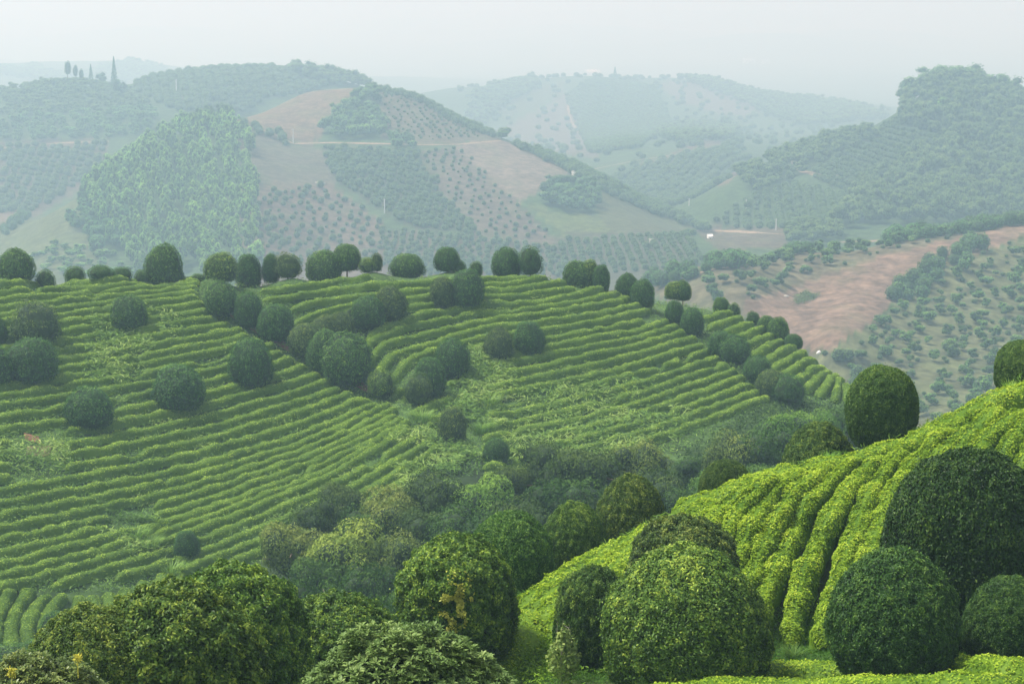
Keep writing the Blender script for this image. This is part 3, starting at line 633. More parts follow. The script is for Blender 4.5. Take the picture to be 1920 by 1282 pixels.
RR = [
 [(487, 537), (550, 531), (600, 526), (650, 517), (698, 510)],
 [(492, 552), (540, 549), (620, 537), (696, 527), (765, 524), (808, 521), (905, 514), (996, 514)],
 [(542, 571), (604, 556), (696, 546), (758, 540), (808, 535), (906, 524), (950, 526), (1025, 513)],
 [(548, 600), (580, 583), (612, 573), (662, 563), (760, 552), (808, 548), (906, 535), (950, 537), (1058, 521)],
 [(620, 592), (690, 578), (762, 569), (815, 561), (906, 546), (950, 549), (1012, 542), (1079, 532)],
 [(690, 622), (717, 607), (787, 582), (860, 571), (904, 560), (950, 563), (1033, 555), (1137, 530)],
 [(680, 660), (686, 636), (700, 627), (754, 607), (825, 592), (900, 576), (950, 578), (1044, 565), (1096, 555), (1158, 544)],
 [(690, 685), (698, 660), (715, 638), (787, 622), (846, 607), (925, 590), (1023, 580), (1096, 569), (1179, 552)],
 [(705, 700), (722, 670), (742, 652), (808, 637), (850, 622), (912, 605), (1010, 596), (1127, 580), (1200, 563)],
 [(735, 705), (750, 685), (764, 667), (798, 655), (912, 622), (1017, 612), (1131, 593), (1217, 573)],
 [(790, 680), (850, 662), (910, 640), (1019, 627), (1137, 608), (1206, 594)],
 [(880, 668), (950, 657), (1012, 645), (1137, 620), (1190, 617), (1252, 592)],
 [(900, 685), (996, 661), (1030, 657), (1158, 632), (1212, 622), (1271, 601)],
 [(905, 704), (923, 698), (1054, 670), (1179, 644), (1217, 632), (1290, 612)]]
for i, pl in enumerate(RR):
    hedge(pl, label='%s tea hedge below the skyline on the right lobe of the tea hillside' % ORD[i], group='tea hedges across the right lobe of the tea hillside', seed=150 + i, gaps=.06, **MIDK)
def resamp(p, n):
    p = np.array(p, float); s = np.r_[0, np.cumsum(np.hypot(*np.diff(p, axis=0).T))]; t = np.linspace(0, s[-1], n)
    return np.c_[np.interp(t, s, p[:, 0]), np.interp(t, s, p[:, 1])]
g0 = resamp(RR[-1], 30); g1 = resamp([(905, 885), (1000, 868), (1100, 850), (1200, 822), (1300, 788), (1441, 735)], 30)
for i in range(1, 11):
    t = i / 10; pl = g0 * (1 - t) + g1 * t
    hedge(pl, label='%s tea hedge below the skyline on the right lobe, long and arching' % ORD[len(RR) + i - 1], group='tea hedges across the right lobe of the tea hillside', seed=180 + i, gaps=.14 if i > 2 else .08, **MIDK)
SM = [([(733, 733), (758, 719)], 'upper'), ([(771, 765), (808, 752), (850, 735)], 'long'), ([(795, 790), (835, 768), (880, 750)], 'lower'), ([(835, 712), (866, 702)], 'short'), ([(640, 745), (700, 742)], 'left')]
for i, (pl, w_) in enumerate(SM):
    hedge(pl, label='short tea hedge in the gully between the two slope faces, the %s one' % w_, group='short tea hedges in the gully', seed=210 + i, **MIDK)
ga = resamp([(1308, 594), (1335, 586), (1370, 577)], 10); gb = resamp([(1478, 716), (1512, 692), (1550, 672)], 10); gc = resamp([(1592, 750), (1590, 728), (1584, 712)], 10)
seq = [ga * (1 - k / 9) + gb * (k / 9) for k in range(10)] + [gb * (1 - k / 4) + gc * (k / 4) for k in range(1, 5)]
for i, pl in enumerate(seq):
    hedge(pl, label='%s short tea hedge down the far right shoulder of the tea hillside' % ORD[i], group='short tea hedges on the right shoulder', seed=230 + i, **MIDK)

# ---- weeds and ferns between the hedges
def in_frame_pts(n, ylo, yhi, poly=None, dmin=120, dmax=300):
    px = RNG.uniform(-60, 1640, n); py = RNG.uniform(ylo, yhi, n)
    return px, py
def scatter(name, polys, n, L, Wd, mat, label, dmin, dmax, lift, tri=True, bright=0., hvar=.3, color=None, kind='stuff', clump=None):
    P = []
    for poly, share in polys:
        poly = np.array(poly, float); k = int(n * share); c = 0
        # sample ground points by casting a coarse set, then jitter
        x0, y0 = poly.min(0); x1, y1 = poly.max(0)
        qx = RNG.uniform(x0, x1, k * 3); qy = RNG.uniform(y0, y1, k * 3)
        m_ = inpoly(qx, qy, poly); qx = qx[m_][:k]; qy = qy[m_][:k]
        sub = max(len(qx) // 12, 1)
        h_ = hit(qx[:sub], qy[:sub], dmin, dmax)
        h_ = np.repeat(h_, 12, 0)
        h_[:, :2] += RNG.normal(0, .7, (len(h_), 2)); P.append(h_)
    P = np.concatenate(P)
    if clump:
        keep = vnoise(P, clump[0], 77) > clump[1]; P = P[keep]
    P[:, 2] = hgt(P[:, 0], P[:, 1]) + lift * RNG.uniform(.1, 1, len(P)) * (1 + .6 * vnoise(P * [1, 1, 0], .5, 8))
    N = np.tile([0, 0, 1.], (len(P), 1)) + RNG.normal(0, hvar, (len(P), 3))
    v_, f_ = leaves(P, N, L, Wd, .8, tri)
    k = 3 if tri else 4
    val = np.clip(.45 + bright + .35 * vnoise(P, .3, 4) + RNG.normal(0, .15, len(P)), 0, 1)
    me = mesh_from(name, v_, f_, np.repeat(val, k), mat=mat)
    return obj(name, me, kind=kind, label=label, color=color)
face = [(-60, 530), (370, 520), (560, 530), (1000, 515), (1120, 535), (1300, 575), (1400, 600), (1500, 655), (1600, 715), (1560, 780), (1430, 790), (1250, 860), (1000, 880), (800, 900), (600, 960), (480, 1060), (250, 1110), (-60, 1110)]
scatter('weeds', [(face, 1.0)], 125000, .42, .15, M_WEED, 'bright green weeds and ferns growing between the tea hedges', 120, 300, .5)
wet = [(870, 790), (960, 740), (1200, 720), (1300, 780), (1250, 860), (1120, 870), (1000, 860), (880, 860)]
scatter('ferns', [(wet, .2), ([(740, 830), (900, 790), (950, 900), (760, 960)], .15), ([(0, 840), (120, 830), (140, 880), (0, 900)], .02), ([(880, 660), (960, 690), (950, 780), (900, 900), (850, 860), (860, 760)], .25), ([(170, 600), (330, 590), (340, 640), (200, 740), (150, 700)], .12), ([(210, 985), (290, 985), (300, 1030), (230, 1040)], .13)], 42000, .8, .22, M_WEED, 'light green fern and grass clumps in the gaps of the tea rows', 120, 300, 1.0, bright=.2, clump=(.25, -.1))

# ------------------------------------------------------------------ round trees on the tea hillside: (px, top, base, width, style, tint, trunk, label)
DK = (.55, .82, .6); OL = (.95, .9, .7); YL = (1.35, 1.3, .75); BR = (.85, .82, .66); G = (.8, 1.0, .7)
MT = [
 (30, 460, 524, 62, 'mid', G, .12, 'round tree on the ridge at the far left edge of the photo'),
 (307, 449, 517, 62, 'mid', G, .14, 'tallest round ball tree standing alone on the left ridge'),
 (415, 470, 524, 58, 'mid', YL, .05, 'yellowish clipped tree on the ridge right of the lone ball tree'),
 (466, 471, 527, 46, 'mid', DK, .05, 'dark tree on the ridge touching the yellowish clipped tree'),
 (508, 470, 520, 30, 'mid', DK, .1, 'slim dark tree half hidden behind its neighbour on the ridge'),
 (540, 470, 523, 54, 'loose', OL, .14, 'uneven olive tree on the ridge with its trunk showing below'),
 (607, 464, 525, 62, 'mid', G, .08, 'wide round tree on the ridge left of the tree with a bare trunk'),
 (650, 451, 506, 48, 'mid', G, .22, 'high round crown on a visible trunk at the centre left of the ridge'),
 (690, 480, 508, 32, 'loose', YL, .1, 'small pale shrub on the ridge right of the visible trunk'),
 (707, 471, 505, 20, 'loose', OL, .2, 'thin upright shrub sticking up on the centre of the ridge'),
 (763, 472, 518, 58, 'mid', G, .06, 'flat-topped wide tree in the middle of the ridge'),
 (838, 458, 503, 44, 'mid', DK, .12, 'small dark ball tree on the ridge above the paired trees'),
 (860, 487, 506, 26, 'loose', DK, .02, 'low shrub right below the small dark ball tree on the ridge'),
 (893, 488, 506, 24, 'loose', G, .02, 'low green shrub on the ridge left of the double tree'),
 (950, 459, 515, 52, 'mid', DK, .12, 'left tree of the double tree on the ridge'),
 (994, 457, 512, 42, 'loose', DK, .14, 'right ragged tree of the double tree on the ridge'),
 (1105, 483, 524, 36, 'mid', YL, .08, 'yellow green crown showing between two dark trees on the ridge'),
 (1083, 485, 532, 50, 'mid', G, .05, 'green round tree on the ridge where it begins to fall'),
 (1127, 491, 535, 30, 'mid', DK, .1, 'narrow dark tree right of the yellow green crown on the ridge'),
 (1176, 508, 560, 40, 'mid', DK, .04, 'upper tree of the first dark pair down the right ridge'),
 (1204, 519, 577, 40, 'mid', DK, .06, 'lower tree of the first dark pair down the right ridge'),
 (1280, 521, 560, 28, 'mid', G, .2, 'green crown behind the yellowish tree on bare trunks'),
 (1265, 524, 562, 36, 'mid', YL, .25, 'yellowish ball crown on bare trunks at the right ridge'),
 (1264, 560, 605, 34, 'mid', DK, .03, 'upper tree of the second dark pair on the right lobe'),
 (1297, 573, 628, 42, 'mid', DK, .06, 'lower tree of the second dark pair on the right lobe'),
 (1352, 555, 578, 30, 'mid', G, .02, 'small low bush on the right shoulder skyline'),
 (1376, 566, 590, 22, 'loose', G, .02, 'small shrub just below the low bush on the right shoulder skyline'),
 (1350, 617, 668, 42, 'mid', DK, .02, 'left bush of the third dark pair above the shoulder'),
 (1377, 624, 678, 52, 'mid', DK, .02, 'right larger bush of the third dark pair above the shoulder'),
 (1420, 664, 715, 52, 'mid', DK, .02, 'topmost bush of the dark clump at the lower shoulder'),
 (1446, 690, 742, 56, 'mid', BR, .02, 'middle bush of the dark clump at the lower shoulder'),
 (1478, 700, 755, 60, 'loose', DK, .02, 'lowest bush of the dark clump at the lower shoulder'),
 (1412, 582, 600, 26, 'loose', DK, .02, 'small dark bush on the skyline left of the paired green bushes'),
 (1437, 589, 615, 34, 'mid', G, .02, 'left of two green bushes on the shoulder skyline'),
 (1459, 591, 628, 38, 'mid', G, .02, 'right of two green bushes on the shoulder skyline'),
 (1487, 624, 646, 32, 'mid', DK, .02, 'low bush on the skyline below the two green bushes'),
 (85, 503, 523, 34, 'loose', G, .02, 'first low shrub right of the far left ridge tree'),
 (140, 497, 522, 36, 'loose', G, .04, 'round low shrub on the left ridge'),
 (190, 496, 523, 46, 'loose', DK, .03, 'wide low shrub on the left ridge'),
 (228, 499, 523, 38, 'loose', DK, .03, 'low shrub right beside the wide shrub on the left ridge'),
 (265, 504, 521, 26, 'loose', G, .04, 'tiny shrub just left of the lone ball tree'),
 (336, 507, 520, 24, 'loose', DK, .02, 'tiny shrub just right of the lone ball tree'),
 (372, 512, 524, 26, 'loose', G, .02, 'tiny shrub just left of the yellowish clipped tree'),
 (-6, 590, 645, 36, 'mid', DK, .02, 'dark round tree cut by the left edge, upper one'),
 (70, 560, 645, 86, 'loose', BR, .03, 'large brownish round tree near the left edge, behind the smooth one'),
 (61, 628, 714, 86, 'mid', DK, .02, 'large smooth dark green tree near the left edge'),
 (-8, 645, 722, 62, 'mid', DK, .02, 'dark round tree cut by the left edge, lower one'),
 (243, 548, 616, 62, 'mid', G, .03, 'green round tree on the upper left slope below the low shrubs'),
 (168, 722, 799, 82, 'mid', DK, .02, 'dark ball bush on the left slope above the bare soil patch'),
 (335, 679, 766, 96, 'mid', DK, .02, 'widest dark ball bush on the middle of the left slope'),
 (470, 627, 719, 72, 'mid', DK, .03, 'tall egg-shaped bush on the left slope beside the diagonal tree line'),
 (415, 522, 588, 58, 'mid', G, .06, 'topmost tree of the diagonal line down the left slope'),
 (466, 543, 612, 50, 'mid', DK, .04, 'second tree of the diagonal line down the left slope'),
 (517, 566, 637, 62, 'mid', DK, .03, 'third tree of the diagonal line down the left slope'),
 (610, 588, 640, 54, 'mid', BR, .02, 'dull green crown behind the upper side of the diagonal line'),
 (638, 581, 640, 50, 'mid', BR, .02, 'dull crown right behind the lower trees of the diagonal line'),
 (656, 576, 610, 30, 'loose', YL, .03, 'small yellowish brown bush behind the diagonal line'),
 (576, 602, 665, 66, 'mid', OL, .02, 'fourth olive tree of the diagonal line down the left slope'),
 (612, 612, 695, 64, 'mid', G, .02, 'fifth tree of the diagonal line down the left slope'),
 (651, 618, 717, 86, 'mid', G, .02, 'lowest and largest tree of the diagonal line down the left slope'),
 (690, 551, 614, 60, 'mid', DK, .02, 'dark ball tree below the ridge centre, left of the one on a trunk'),
 (733, 530, 602, 54, 'mid', BR, .14, 'dark crown on a short trunk right of the ball tree below the ridge centre'),
 (829, 512, 576, 42, 'mid', BR, .12, 'left narrower tree of the pair below the middle of the ridge'),
 (876, 501, 573, 62, 'mid', DK, .02, 'right wider tree of the pair below the middle of the ridge'),
 (935, 608, 672, 50, 'mid', BR, .08, 'left brownish tree of the pair in the middle of the right lobe'),
 (992, 598, 660, 52, 'mid', DK, .02, 'right dark ball of the pair in the middle of the right lobe'),
 (848, 630, 704, 62, 'mid', DK, .02, 'uppermost of three bushes in the gully'),
 (806, 665, 740, 54, 'mid', DK, .02, 'middle of three bushes in the gully'),
 (784, 697, 757, 50, 'loose', OL, .05, 'lowest olive one of three bushes in the gully'),
 (714, 692, 742, 48, 'loose', YL, .02, 'pale ragged shrub at the foot of the diagonal tree line'),
 (848, 757, 832, 54, 'mid', OL, .12, 'single olive tree low in the gully'),
 (350, 990, 1046, 48, 'mid', DK, .05, 'small dark ball bush on the lowest rows at the left'),
 (930, 818, 868, 46, 'mid', DK, .03, 'small dark bush at the upper left edge of the valley wood'),
 (112, 1140, 1215, 66, 'mid', DK, .02, 'dark bush at the foot of the downhill hedges'),
 (75, 1195, 1255, 80, 'loose', DK, .02, 'dark low shrub right of the bottom left corner shrub'),
 (15, 1205, 1265, 80, 'loose', G, .02, 'dark low shrub in the bottom left corner below the downhill hedges'),
]
for px, tp, bs, w, sh, tint, tk, lab in MT:
    clipped(px, tp, bs, w, lab, shape=sh, tint=tint, trunk=(tk if px in (650, 1265, 1280) else tk * .3), group='round trees and bushes on the tea hillside')

# ------------------------------------------------------------------ loose trees of the valley wood
def broadleaf(name, nleaf, L, Wd, mat, seed, nclump=26, spread=.8, flatz=.75, core=True, cr=(.26, .46), low=-.8):
    """uneven crown built from many overlapping leaf clumps"""
    rg = np.random.default_rng(seed); Pall, Nall, att = [], [], []; cores = []; cf = []; off = 0
    for i in range(nclump):
        d = rg.normal(size=3); d /= np.linalg.norm(d); d[2] = max(d[2], low)
        rad = rg.uniform(.25, spread); c = d * rad * np.array([1, 1, flatz]); r = rg.uniform(*cr)
        m_ = nleaf // nclump
        q = rg.normal(size=(m_, 3)); q /= np.linalg.norm(q, axis=1, keepdims=True); q = q[q[:, 2] > -.55]
        P = c + q * (r * (1 + .18 * vnoise(q, 3, seed + i)) * (1 - rg.exponential(.09, len(q))))[:, None] * np.array([1, 1, .8])
        Pall.append(P); Nall.append(q)
        att.append(np.clip(.36 + rg.normal(0, .2) + .38 * q[:, 2] + rg.normal(0, .06, len(q)), 0, 1))  # light from above painted in: clump tops brighter, undersides darker
        if core:
            cv, f_ = ICO[1]; cores.append(c + cv * r * .7 * np.array([1, 1, .8])); cf.append(f_ + off); off += len(cv)
    P = np.concatenate(Pall); N = np.concatenate(Nall); at_ = np.concatenate(att)
    v_, f_ = leaves(P, N, L, Wd, .8, True)
    me = mesh_from(name, v_, f_, np.repeat(at_, 3), mat=mat)
    if core:
        co = mesh_from(name + '_core', np.concatenate(cores), np.concatenate(cf), np.full(off, .2), mat=M_CORE)
        return join_core(name, me, co)
    return me
VT = [broadleaf('crown', 18000, .07, .045, M_TREE, 300 + i, nclump=20 + 4 * i, cr=(.30, .50), spread=.74) for i in range(3)]
TRK = trunk_mesh('trunk', 1.0, .035, .022, 5, 9, spread=.45)
TRKP = trunk_mesh('trunk', 1.0, .03, .015, 0, 12)
def tree(px, top, w, D, label, meshes, tint, group, name='broadleaf_tree', base=None, hscale=None, trk=None, cat='tree', trunkfrac=.25, deep=1.0, wide=1.02):
    u, qt = pix_dir(px, top); u = float(u)
    if base is not None:
        p = hit([px], [base], D[0], D[1])[0]
    else:
        p = np.array([u * D, D, float(hgt(u * D, D))])
    ztop = CZ + float(qt) * p[1]; hh = max(ztop - p[2], 1.5); R = w * p[1] / F / 2
    t = obj(name, None, label=label, cat=cat, group=group, loc=p, rotz=random.uniform(0, 6.28)); t.empty_display_size = .3
    tr = hh * trunkfrac; ch = (hh - tr) / 2
    obj('crown', random.choice(meshes), parent=t, loc=(0, 0, tr + ch * .95), scale=(R * wide, R * wide * random.uniform(.9, 1.05) * deep, ch * 1.15), color=tint)
    obj('trunk', trk or TRK, parent=t, scale=(hh * .8, hh * .8, tr + ch * 1.2))
    return t
T1 = (1.5, 1.45, .9); T2 = (.52, .62, .5); T3 = (.44, .66, .42); T4 = (1.2, 1.12, .9); T5 = (1.1, 1.4, .8)
VAL = [
 (552, 950, 140, 172, T4, 'yellowish brown tree at the left end of the valley wood'),
 (648, 946, 170, 166, T1, 'light yellow green tree at the left front of the valley wood'),
 (742, 985, 140, 160, T4, 'dull olive tree right in front of the light yellow green tree'),
 (640, 884, 100, 190, T2, 'grey brown tree behind the light yellow green tree'),
 (725, 886, 150, 186, T4, 'reddish grey tree in the left middle of the valley wood'),
 (820, 862, 140, 188, T2, 'dark grey green tree at the upper left middle of the valley wood'),
 (905, 868, 130, 184, T5, 'brighter green tree with fern-like sprays in the middle of the valley wood'),
 (960, 845, 110, 194, T2, 'dark tree just below the small dark bush at the wood edge'),
 (1012, 812, 130, 200, T2, 'blue green tree at the upper middle of the valley wood'),
 (1098, 796, 170, 197, T2, 'tallest dark tree at the upper right of the valley wood'),
 (1185, 812, 130, 200, T4, 'brown-tinged tree at the upper right end of the valley wood'),
 (1235, 858, 120, 196, T2, 'dark grey tree at the right end of the valley wood behind the olive round tree'),
 (1060, 870, 150, 182, T3, 'dark green tree in the shaded front right of the valley wood'),
 (870, 930, 140, 168, T3, 'dark green tree in the shaded front middle of the valley wood'),
 (985, 912, 130, 172, T2, 'grey green tree above the dark green round tree'),
 (1285, 890, 100, 190, T3, 'dark tree showing left of the small low dome bush'),
 (1345, 850, 110, 196, T5, 'light blue green tree behind the small low dome bush'),
 (1385, 795, 130, 206, T4, 'greyish brown tree in the right valley group'),
 (1450, 790, 140, 204, T3, 'green tree in the middle of the right valley group'),
 (1425, 835, 140, 192, T3, 'dark tree in front of the right valley group above the bright crest'),
 (1478, 752, 120, 220, T5, 'upper tree of the right valley group just under the dark clump'),
 (1540, 752, 100, 222, T5, 'pale green tree of the right valley group beside the egg-shaped tree'),
 (1520, 790, 130, 206, T3, 'tree of the right valley group behind the low brownish bush'),
 (600, 925, 120, 182, T2, 'grey green tree between the light yellow green tree and the lowest rows'),
 (690, 925, 130, 180, T3, 'dark green crown filling the middle left of the valley wood'),
 (790, 930, 140, 177, T2, 'dull crown filling the middle of the valley wood'),
 (930, 950, 130, 176, T3, 'crown just above the dark green round tree, deep in the wood'),
 (1110, 905, 120, 178, T2, 'dark crown left of the olive round tree, deep in the wood'),
 (1180, 880, 110, 186, T3, 'dark crown right above the olive round tree'),
 (1300, 925, 90, 178, T3, 'low dark crown between the olive round tree and the bright crest'),
 (600, 1010, 120, 160, T3, 'dark green crown under the yellowish brown tree'),
 (690, 1030, 120, 155, T3, 'dark green crown under the light yellow green tree'),
 (780, 1070, 120, 140, T3, 'dark crown low in the wood left of the tree with yellow leaves'),
 (650, 1075, 130, 130, T3, 'dark undergrowth crown above the broad low green bush'),
 (700, 1082, 130, 110, T3, 'dark bush below the valley wood, left of the tree with yellow leaves'),
 (590, 1060, 130, 140, T3, 'dark green understory bush at the left foot of the valley wood'),
 (560, 1098, 130, 95, G, 'low pale green bush just above the broad low green bush'),
 (800, 1040, 120, 120, T2, 'dark tree hidden behind the left side of the tree with yellow leaves'),
 (510, 1055, 90, 150, T3, 'small dark bush at the lower left corner of the valley wood'),
]
for px, tp, w, D, tint, lab in VAL:
    if D > 145: D = float(min(D, hit([px], [tp + 1.25 * w], 135, 300)[0][1]))
    tree(px, tp, w, D, lab, VT, tint, 'loose trees of the valley wood', deep=1.0, trunkfrac=.02, wide=1.16)

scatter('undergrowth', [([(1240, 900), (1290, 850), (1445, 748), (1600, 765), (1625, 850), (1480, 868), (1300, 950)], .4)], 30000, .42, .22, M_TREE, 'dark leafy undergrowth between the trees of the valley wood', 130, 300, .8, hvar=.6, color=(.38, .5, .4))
for px, tp, w, lab in ((1590, 752, 90, 'crown of the right valley group, half behind the egg-shaped tree'), (1335, 880, 80, 'low crown just above the bright crest left of the small dome bush'), (1500, 812, 120, 'round crown directly left of the low brownish bush'), (1420, 812, 120, 'bluish crown in the centre of the right valley group'), (1310, 848, 90, 'small crown at the left end of the right valley group')):
    tree(px, tp, w, float(hit([px], [tp + .95 * w], 135, 300)[0][1]), lab, VT, T3, 'loose trees of the valley wood', trunkfrac=.02, wide=1.15)
# ------------------------------------------------------------------ near tea rows
NK = dict(mat=M_TEA, nleaf=540, L=.115, Wd=.062, dmin=50, dmax=99, step=.3, tri=False, rough=.42, flat=3.2)
NT = [
 ([(1418, 1140), (1432, 1090), (1455, 1045), (1484, 985), (1502, 933), (1540, 894), (1582, 862), (1618, 842)], .96, 'long row passing just right of the big yellowish dome bush'),
 ([(1484, 1165), (1494, 1105), (1508, 1050), (1528, 1003), (1546, 975), (1562, 935), (1590, 890), (1622, 860), (1660, 838)], .96, 'long row running up to the egg-shaped tree'),
 ([(1545, 1170), (1558, 1110), (1575, 1050), (1592, 1003), (1605, 975), (1614, 929), (1642, 883), (1676, 848), (1706, 826)], .96, 'long row ending just right of the egg-shaped tree'),
 ([(1600, 1120), (1618, 1060), (1634, 1010), (1648, 965), (1664, 915), (1696, 869), (1730, 831), (1782, 788)], .96, 'long row touching the left side of the largest dark tree'),
 ([(1700, 900), (1730, 865), (1765, 828), (1805, 795), (1830, 768)], 1.25, 'row passing just above the left of the largest dark tree'),
 ([(1735, 880), (1775, 842), (1815, 806), (1850, 775), (1882, 742)], 1.25, 'row passing above the top of the largest dark tree'),
 ([(1800, 860), (1840, 815), (1880, 778), (1925, 740)], 1.3, 'row right above the top of the largest dark tree'),
 ([(1860, 850), (1890, 810), (1920, 782), (1960, 755)], 1.3, 'row at the right edge, just above the largest dark tree'),
 ([(1905, 860), (1930, 820), (1970, 790)], 1.3, 'short row in the corner right of the largest dark tree'),
 ([(1950, 880), (1985, 830), (2030, 790)], 1.2, 'row outside the right edge, first'),
 ([(2000, 900), (2035, 850), (2080, 805)], 1.2, 'row outside the right edge, second'),
 ([(2050, 930), (2090, 870), (2135, 820)], 1.2, 'row outside the right edge, third'),
 ([(1395, 1090), (1412, 1045), (1432, 1005), (1444, 975), (1462, 945), (1488, 908), (1528, 872), (1562, 850)], 1.0, 'long row half hidden by the right side of the big dome bush'),
 ([(1362, 1060), (1385, 1015), (1402, 980), (1425, 938), (1455, 900), (1505, 862)], 1.0, 'row ending in front of the low brownish bush'),
 ([(1330, 1040), (1350, 1000), (1368, 970), (1390, 935), (1420, 905), (1460, 880)], 1.0, 'row ending just left of the low brownish bush on the crest'),
 ([(1300, 1030), (1318, 990), (1340, 955), (1368, 925), (1412, 896)], 1.0, 'row ending right of the small low dome bush'),
 ([(1268, 1020), (1288, 980), (1312, 948), (1340, 925), (1370, 910)], 1.0, 'row ending beside the small low dome bush'),
 ([(1240, 1010), (1262, 975), (1290, 948), (1328, 925)], 1.0, 'row at the left upper corner above the reddish olive bush'),
 ([(1250, 962), (1190, 992), (1130, 1022), (1070, 1055), (1010, 1092), (975, 1125)], 1.4, 'row following the falling crest below the olive round trees'),
 ([(1235, 990), (1180, 1015), (1120, 1045), (1060, 1078), (1005, 1115), (975, 1145)], 1.4, 'second row following the falling crest'),
 ([(1215, 1020), (1160, 1045), (1100, 1078), (1045, 1110), (1000, 1145)], 1.4, 'third row following the falling crest, partly behind bushes'),
 ([(1180, 1070), (1120, 1100), (1060, 1135), (1015, 1165)], 1.4, 'fourth row of the falling crest behind the narrow dark bush'),
]
for i, (pl, w_, lab) in enumerate(NT):
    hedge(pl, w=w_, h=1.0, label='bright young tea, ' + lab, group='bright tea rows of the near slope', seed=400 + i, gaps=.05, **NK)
FK = dict(mat=M_TEA, nleaf=420, L=.10, Wd=.05, dmin=35, dmax=80, step=.3, tri=False, rough=.3, flat=2.2)
for i, (pl, w_, h_, lab) in enumerate([
    ([(945, 1215), (985, 1150), (1010, 1140), (1045, 1150)], 2.2, 1.1, 'bright rounded tea bush right of the tree with yellow leaves'),
    ([(1240, 1262), (1400, 1240), (1560, 1232), (1680, 1222), (1730, 1212)], 1.8, .8, 'bright tea row along the bottom edge in front of the dark dome bush'),
    ([(1740, 1208), (1820, 1222), (1900, 1232), (1960, 1235)], 1.7, .8, 'bright tea row in the bottom right corner'),
    ([(1180, 1284), (1330, 1268), (1500, 1262), (1700, 1256), (1940, 1262)], 1.8, .8, 'nearest tea row cut by the bottom edge at the right')]):
    hedge(pl, w=w_, h=h_, label=lab, group='bright tea bushes at the bottom right', seed=440 + i, **FK)

hedge([(1245, 958), (1320, 922), (1400, 895), (1480, 868), (1560, 848), (1640, 835), (1710, 815), (1800, 768), (1870, 734), (1945, 704), (2040, 672), (2120, 650)], w=1.5, h=.85, label='bright young tea edge row running all along the crest', group='bright tea rows of the near slope', seed=439, gaps=.05, **NK)
scatter('tea_undergrowth', [([(930, 1180), (1010, 1110), (1130, 1090), (1150, 1160), (1110, 1282), (930, 1282)], 1.)], 16000, .15, .07, M_TEA, 'bright leafy undergrowth on the slope below the falling tea crest', 50, 76, .55, tri=True, hvar=.6, color=(.8, .9, .8))
# yellow leaves on the bushy round tree: a part of that tree
yt = [o for o in COL.objects if o.get('label', '').startswith('bushy round tree carrying')][0]
yc = [o for o in COL.objects if o.parent == yt and o.name.startswith('crown')][0]
k_ = 2600; dd_ = np.c_[RNG.normal(.0, .15, k_), np.full(k_, -1.), RNG.normal(.22, .2, k_)]; dd_ /= np.linalg.norm(dd_, axis=1, keepdims=True)
dd_ = dd_[(vnoise(dd_, 9, 91) > .12) & (RNG.random(len(dd_)) < .4)]; k_ = len(dd_)
rr_ = crown_radius(dd_, 25, .11, 2.3, fine=.07) * (1 - RNG.exponential(.02, k_) + .035)
P = dd_ * rr_[:, None] * np.array(yc.scale) + np.array(yc.location) + np.array(yt.location); N = dd_
vy, fy = leaves(P - np.array(yt.location), N, .12, .06, .8)
ye = obj('yellow_leaves', mesh_from('yellow_leaves', vy, fy, np.repeat(RNG.uniform(.0, .55, k_), 4), mat=M_SHOOT), label='patch of yellow leaves', color=(.8, .85, .9))
ye.parent = yt; ye.rotation_euler = (0, 0, 0)
yt.rotation_euler = (0, 0, 0); print('yt ok')

# grass on the near slope
low = [(940, 1190), (1040, 1160), (1120, 1180), (1420, 1190), (1500, 1150), (1650, 1150), (1920, 1130), (1940, 1282), (920, 1282)]
scatter('grass', [(low, 1.)], 60000, .26, .035, M_WEED, 'short green grass and weeds on the open ground of the near slope', 45, 80, .22, tri=True, hvar=.9, color=(.75, .9, .55))
cr = [(1240, 975), (1400, 900), (1560, 858), (1740, 800), (1920, 720), (1920, 735), (1740, 815), (1560, 872), (1400, 915), (1250, 990), (1000, 1115), (990, 1100)]
scatter('crest_weeds', [(cr, 1.)], 22000, .4, .06, M_WEED, 'fine weeds and grass standing up along the crest of the near tea slope', 60, 95, .55, hvar=.9, color=(1.1, 1.1, .7))
def blades(name, px, py, dmin, dmax, n, L, label, color, droop=.5, cat='grass', spread=.25, mat=M_WEED):
    p = hit([px], [py], dmin, dmax)[0]; Vv, Ff = [], []
    for k in range(n):
        a = random.uniform(0, 6.28); r = random.uniform(0, spread); b = np.array([r * math.cos(a), r * math.sin(a), 0]); dr = np.array([math.cos(a), math.sin(a), 0]); l_ = L * random.uniform(.6, 1.1)
        s = np.array([-dr[1], dr[0], 0]) * .018 * (L / .8); base = len(Vv)
        for j, f in enumerate((0, .4, .75, 1)):
            c = b + dr * droop * l_ * f ** 1.7 + np.array([0, 0, l_ * f * (1 - .38 * f)])
            wv = (1 - f) ** .6; Vv += [c - s * wv, c + s * wv]
        for j in range(3): Ff.append((base + 2 * j, base + 2 * j + 1, base + 2 * j + 3, base + 2 * j + 2))
    me = mesh_from(name, np.array(Vv), np.array(Ff), RNG.uniform(.3, .9, len(Vv)), mat=mat)
    return obj(name, me, label=label, cat=cat, loc=p, color=color)
blades('grass_tuft', 1488, 1236, 45, 80, 120, .7, 'pale drooping grass tuft between the big yellowish bush and the dark dome bush', (.7, .75, .7), .7)
blades('grass_tuft', 1146, 1042, 60, 90, 90, .9, 'spiky grass tuft on the falling crest above the bushes', (1.3, 1.3, .8), .4)
blades('grass_tuft', 1000, 1140, 60, 90, 120, .9, 'pale blue green grass tuft beside the tree with yellow leaves', (1.0, 1.2, 1.1), .7)
blades('grass_tuft', 1893, 722, 60, 95, 80, 1.0, 'grass tuft on the skyline beside the tree at the right edge', (1.3, 1.3, .8), .4)
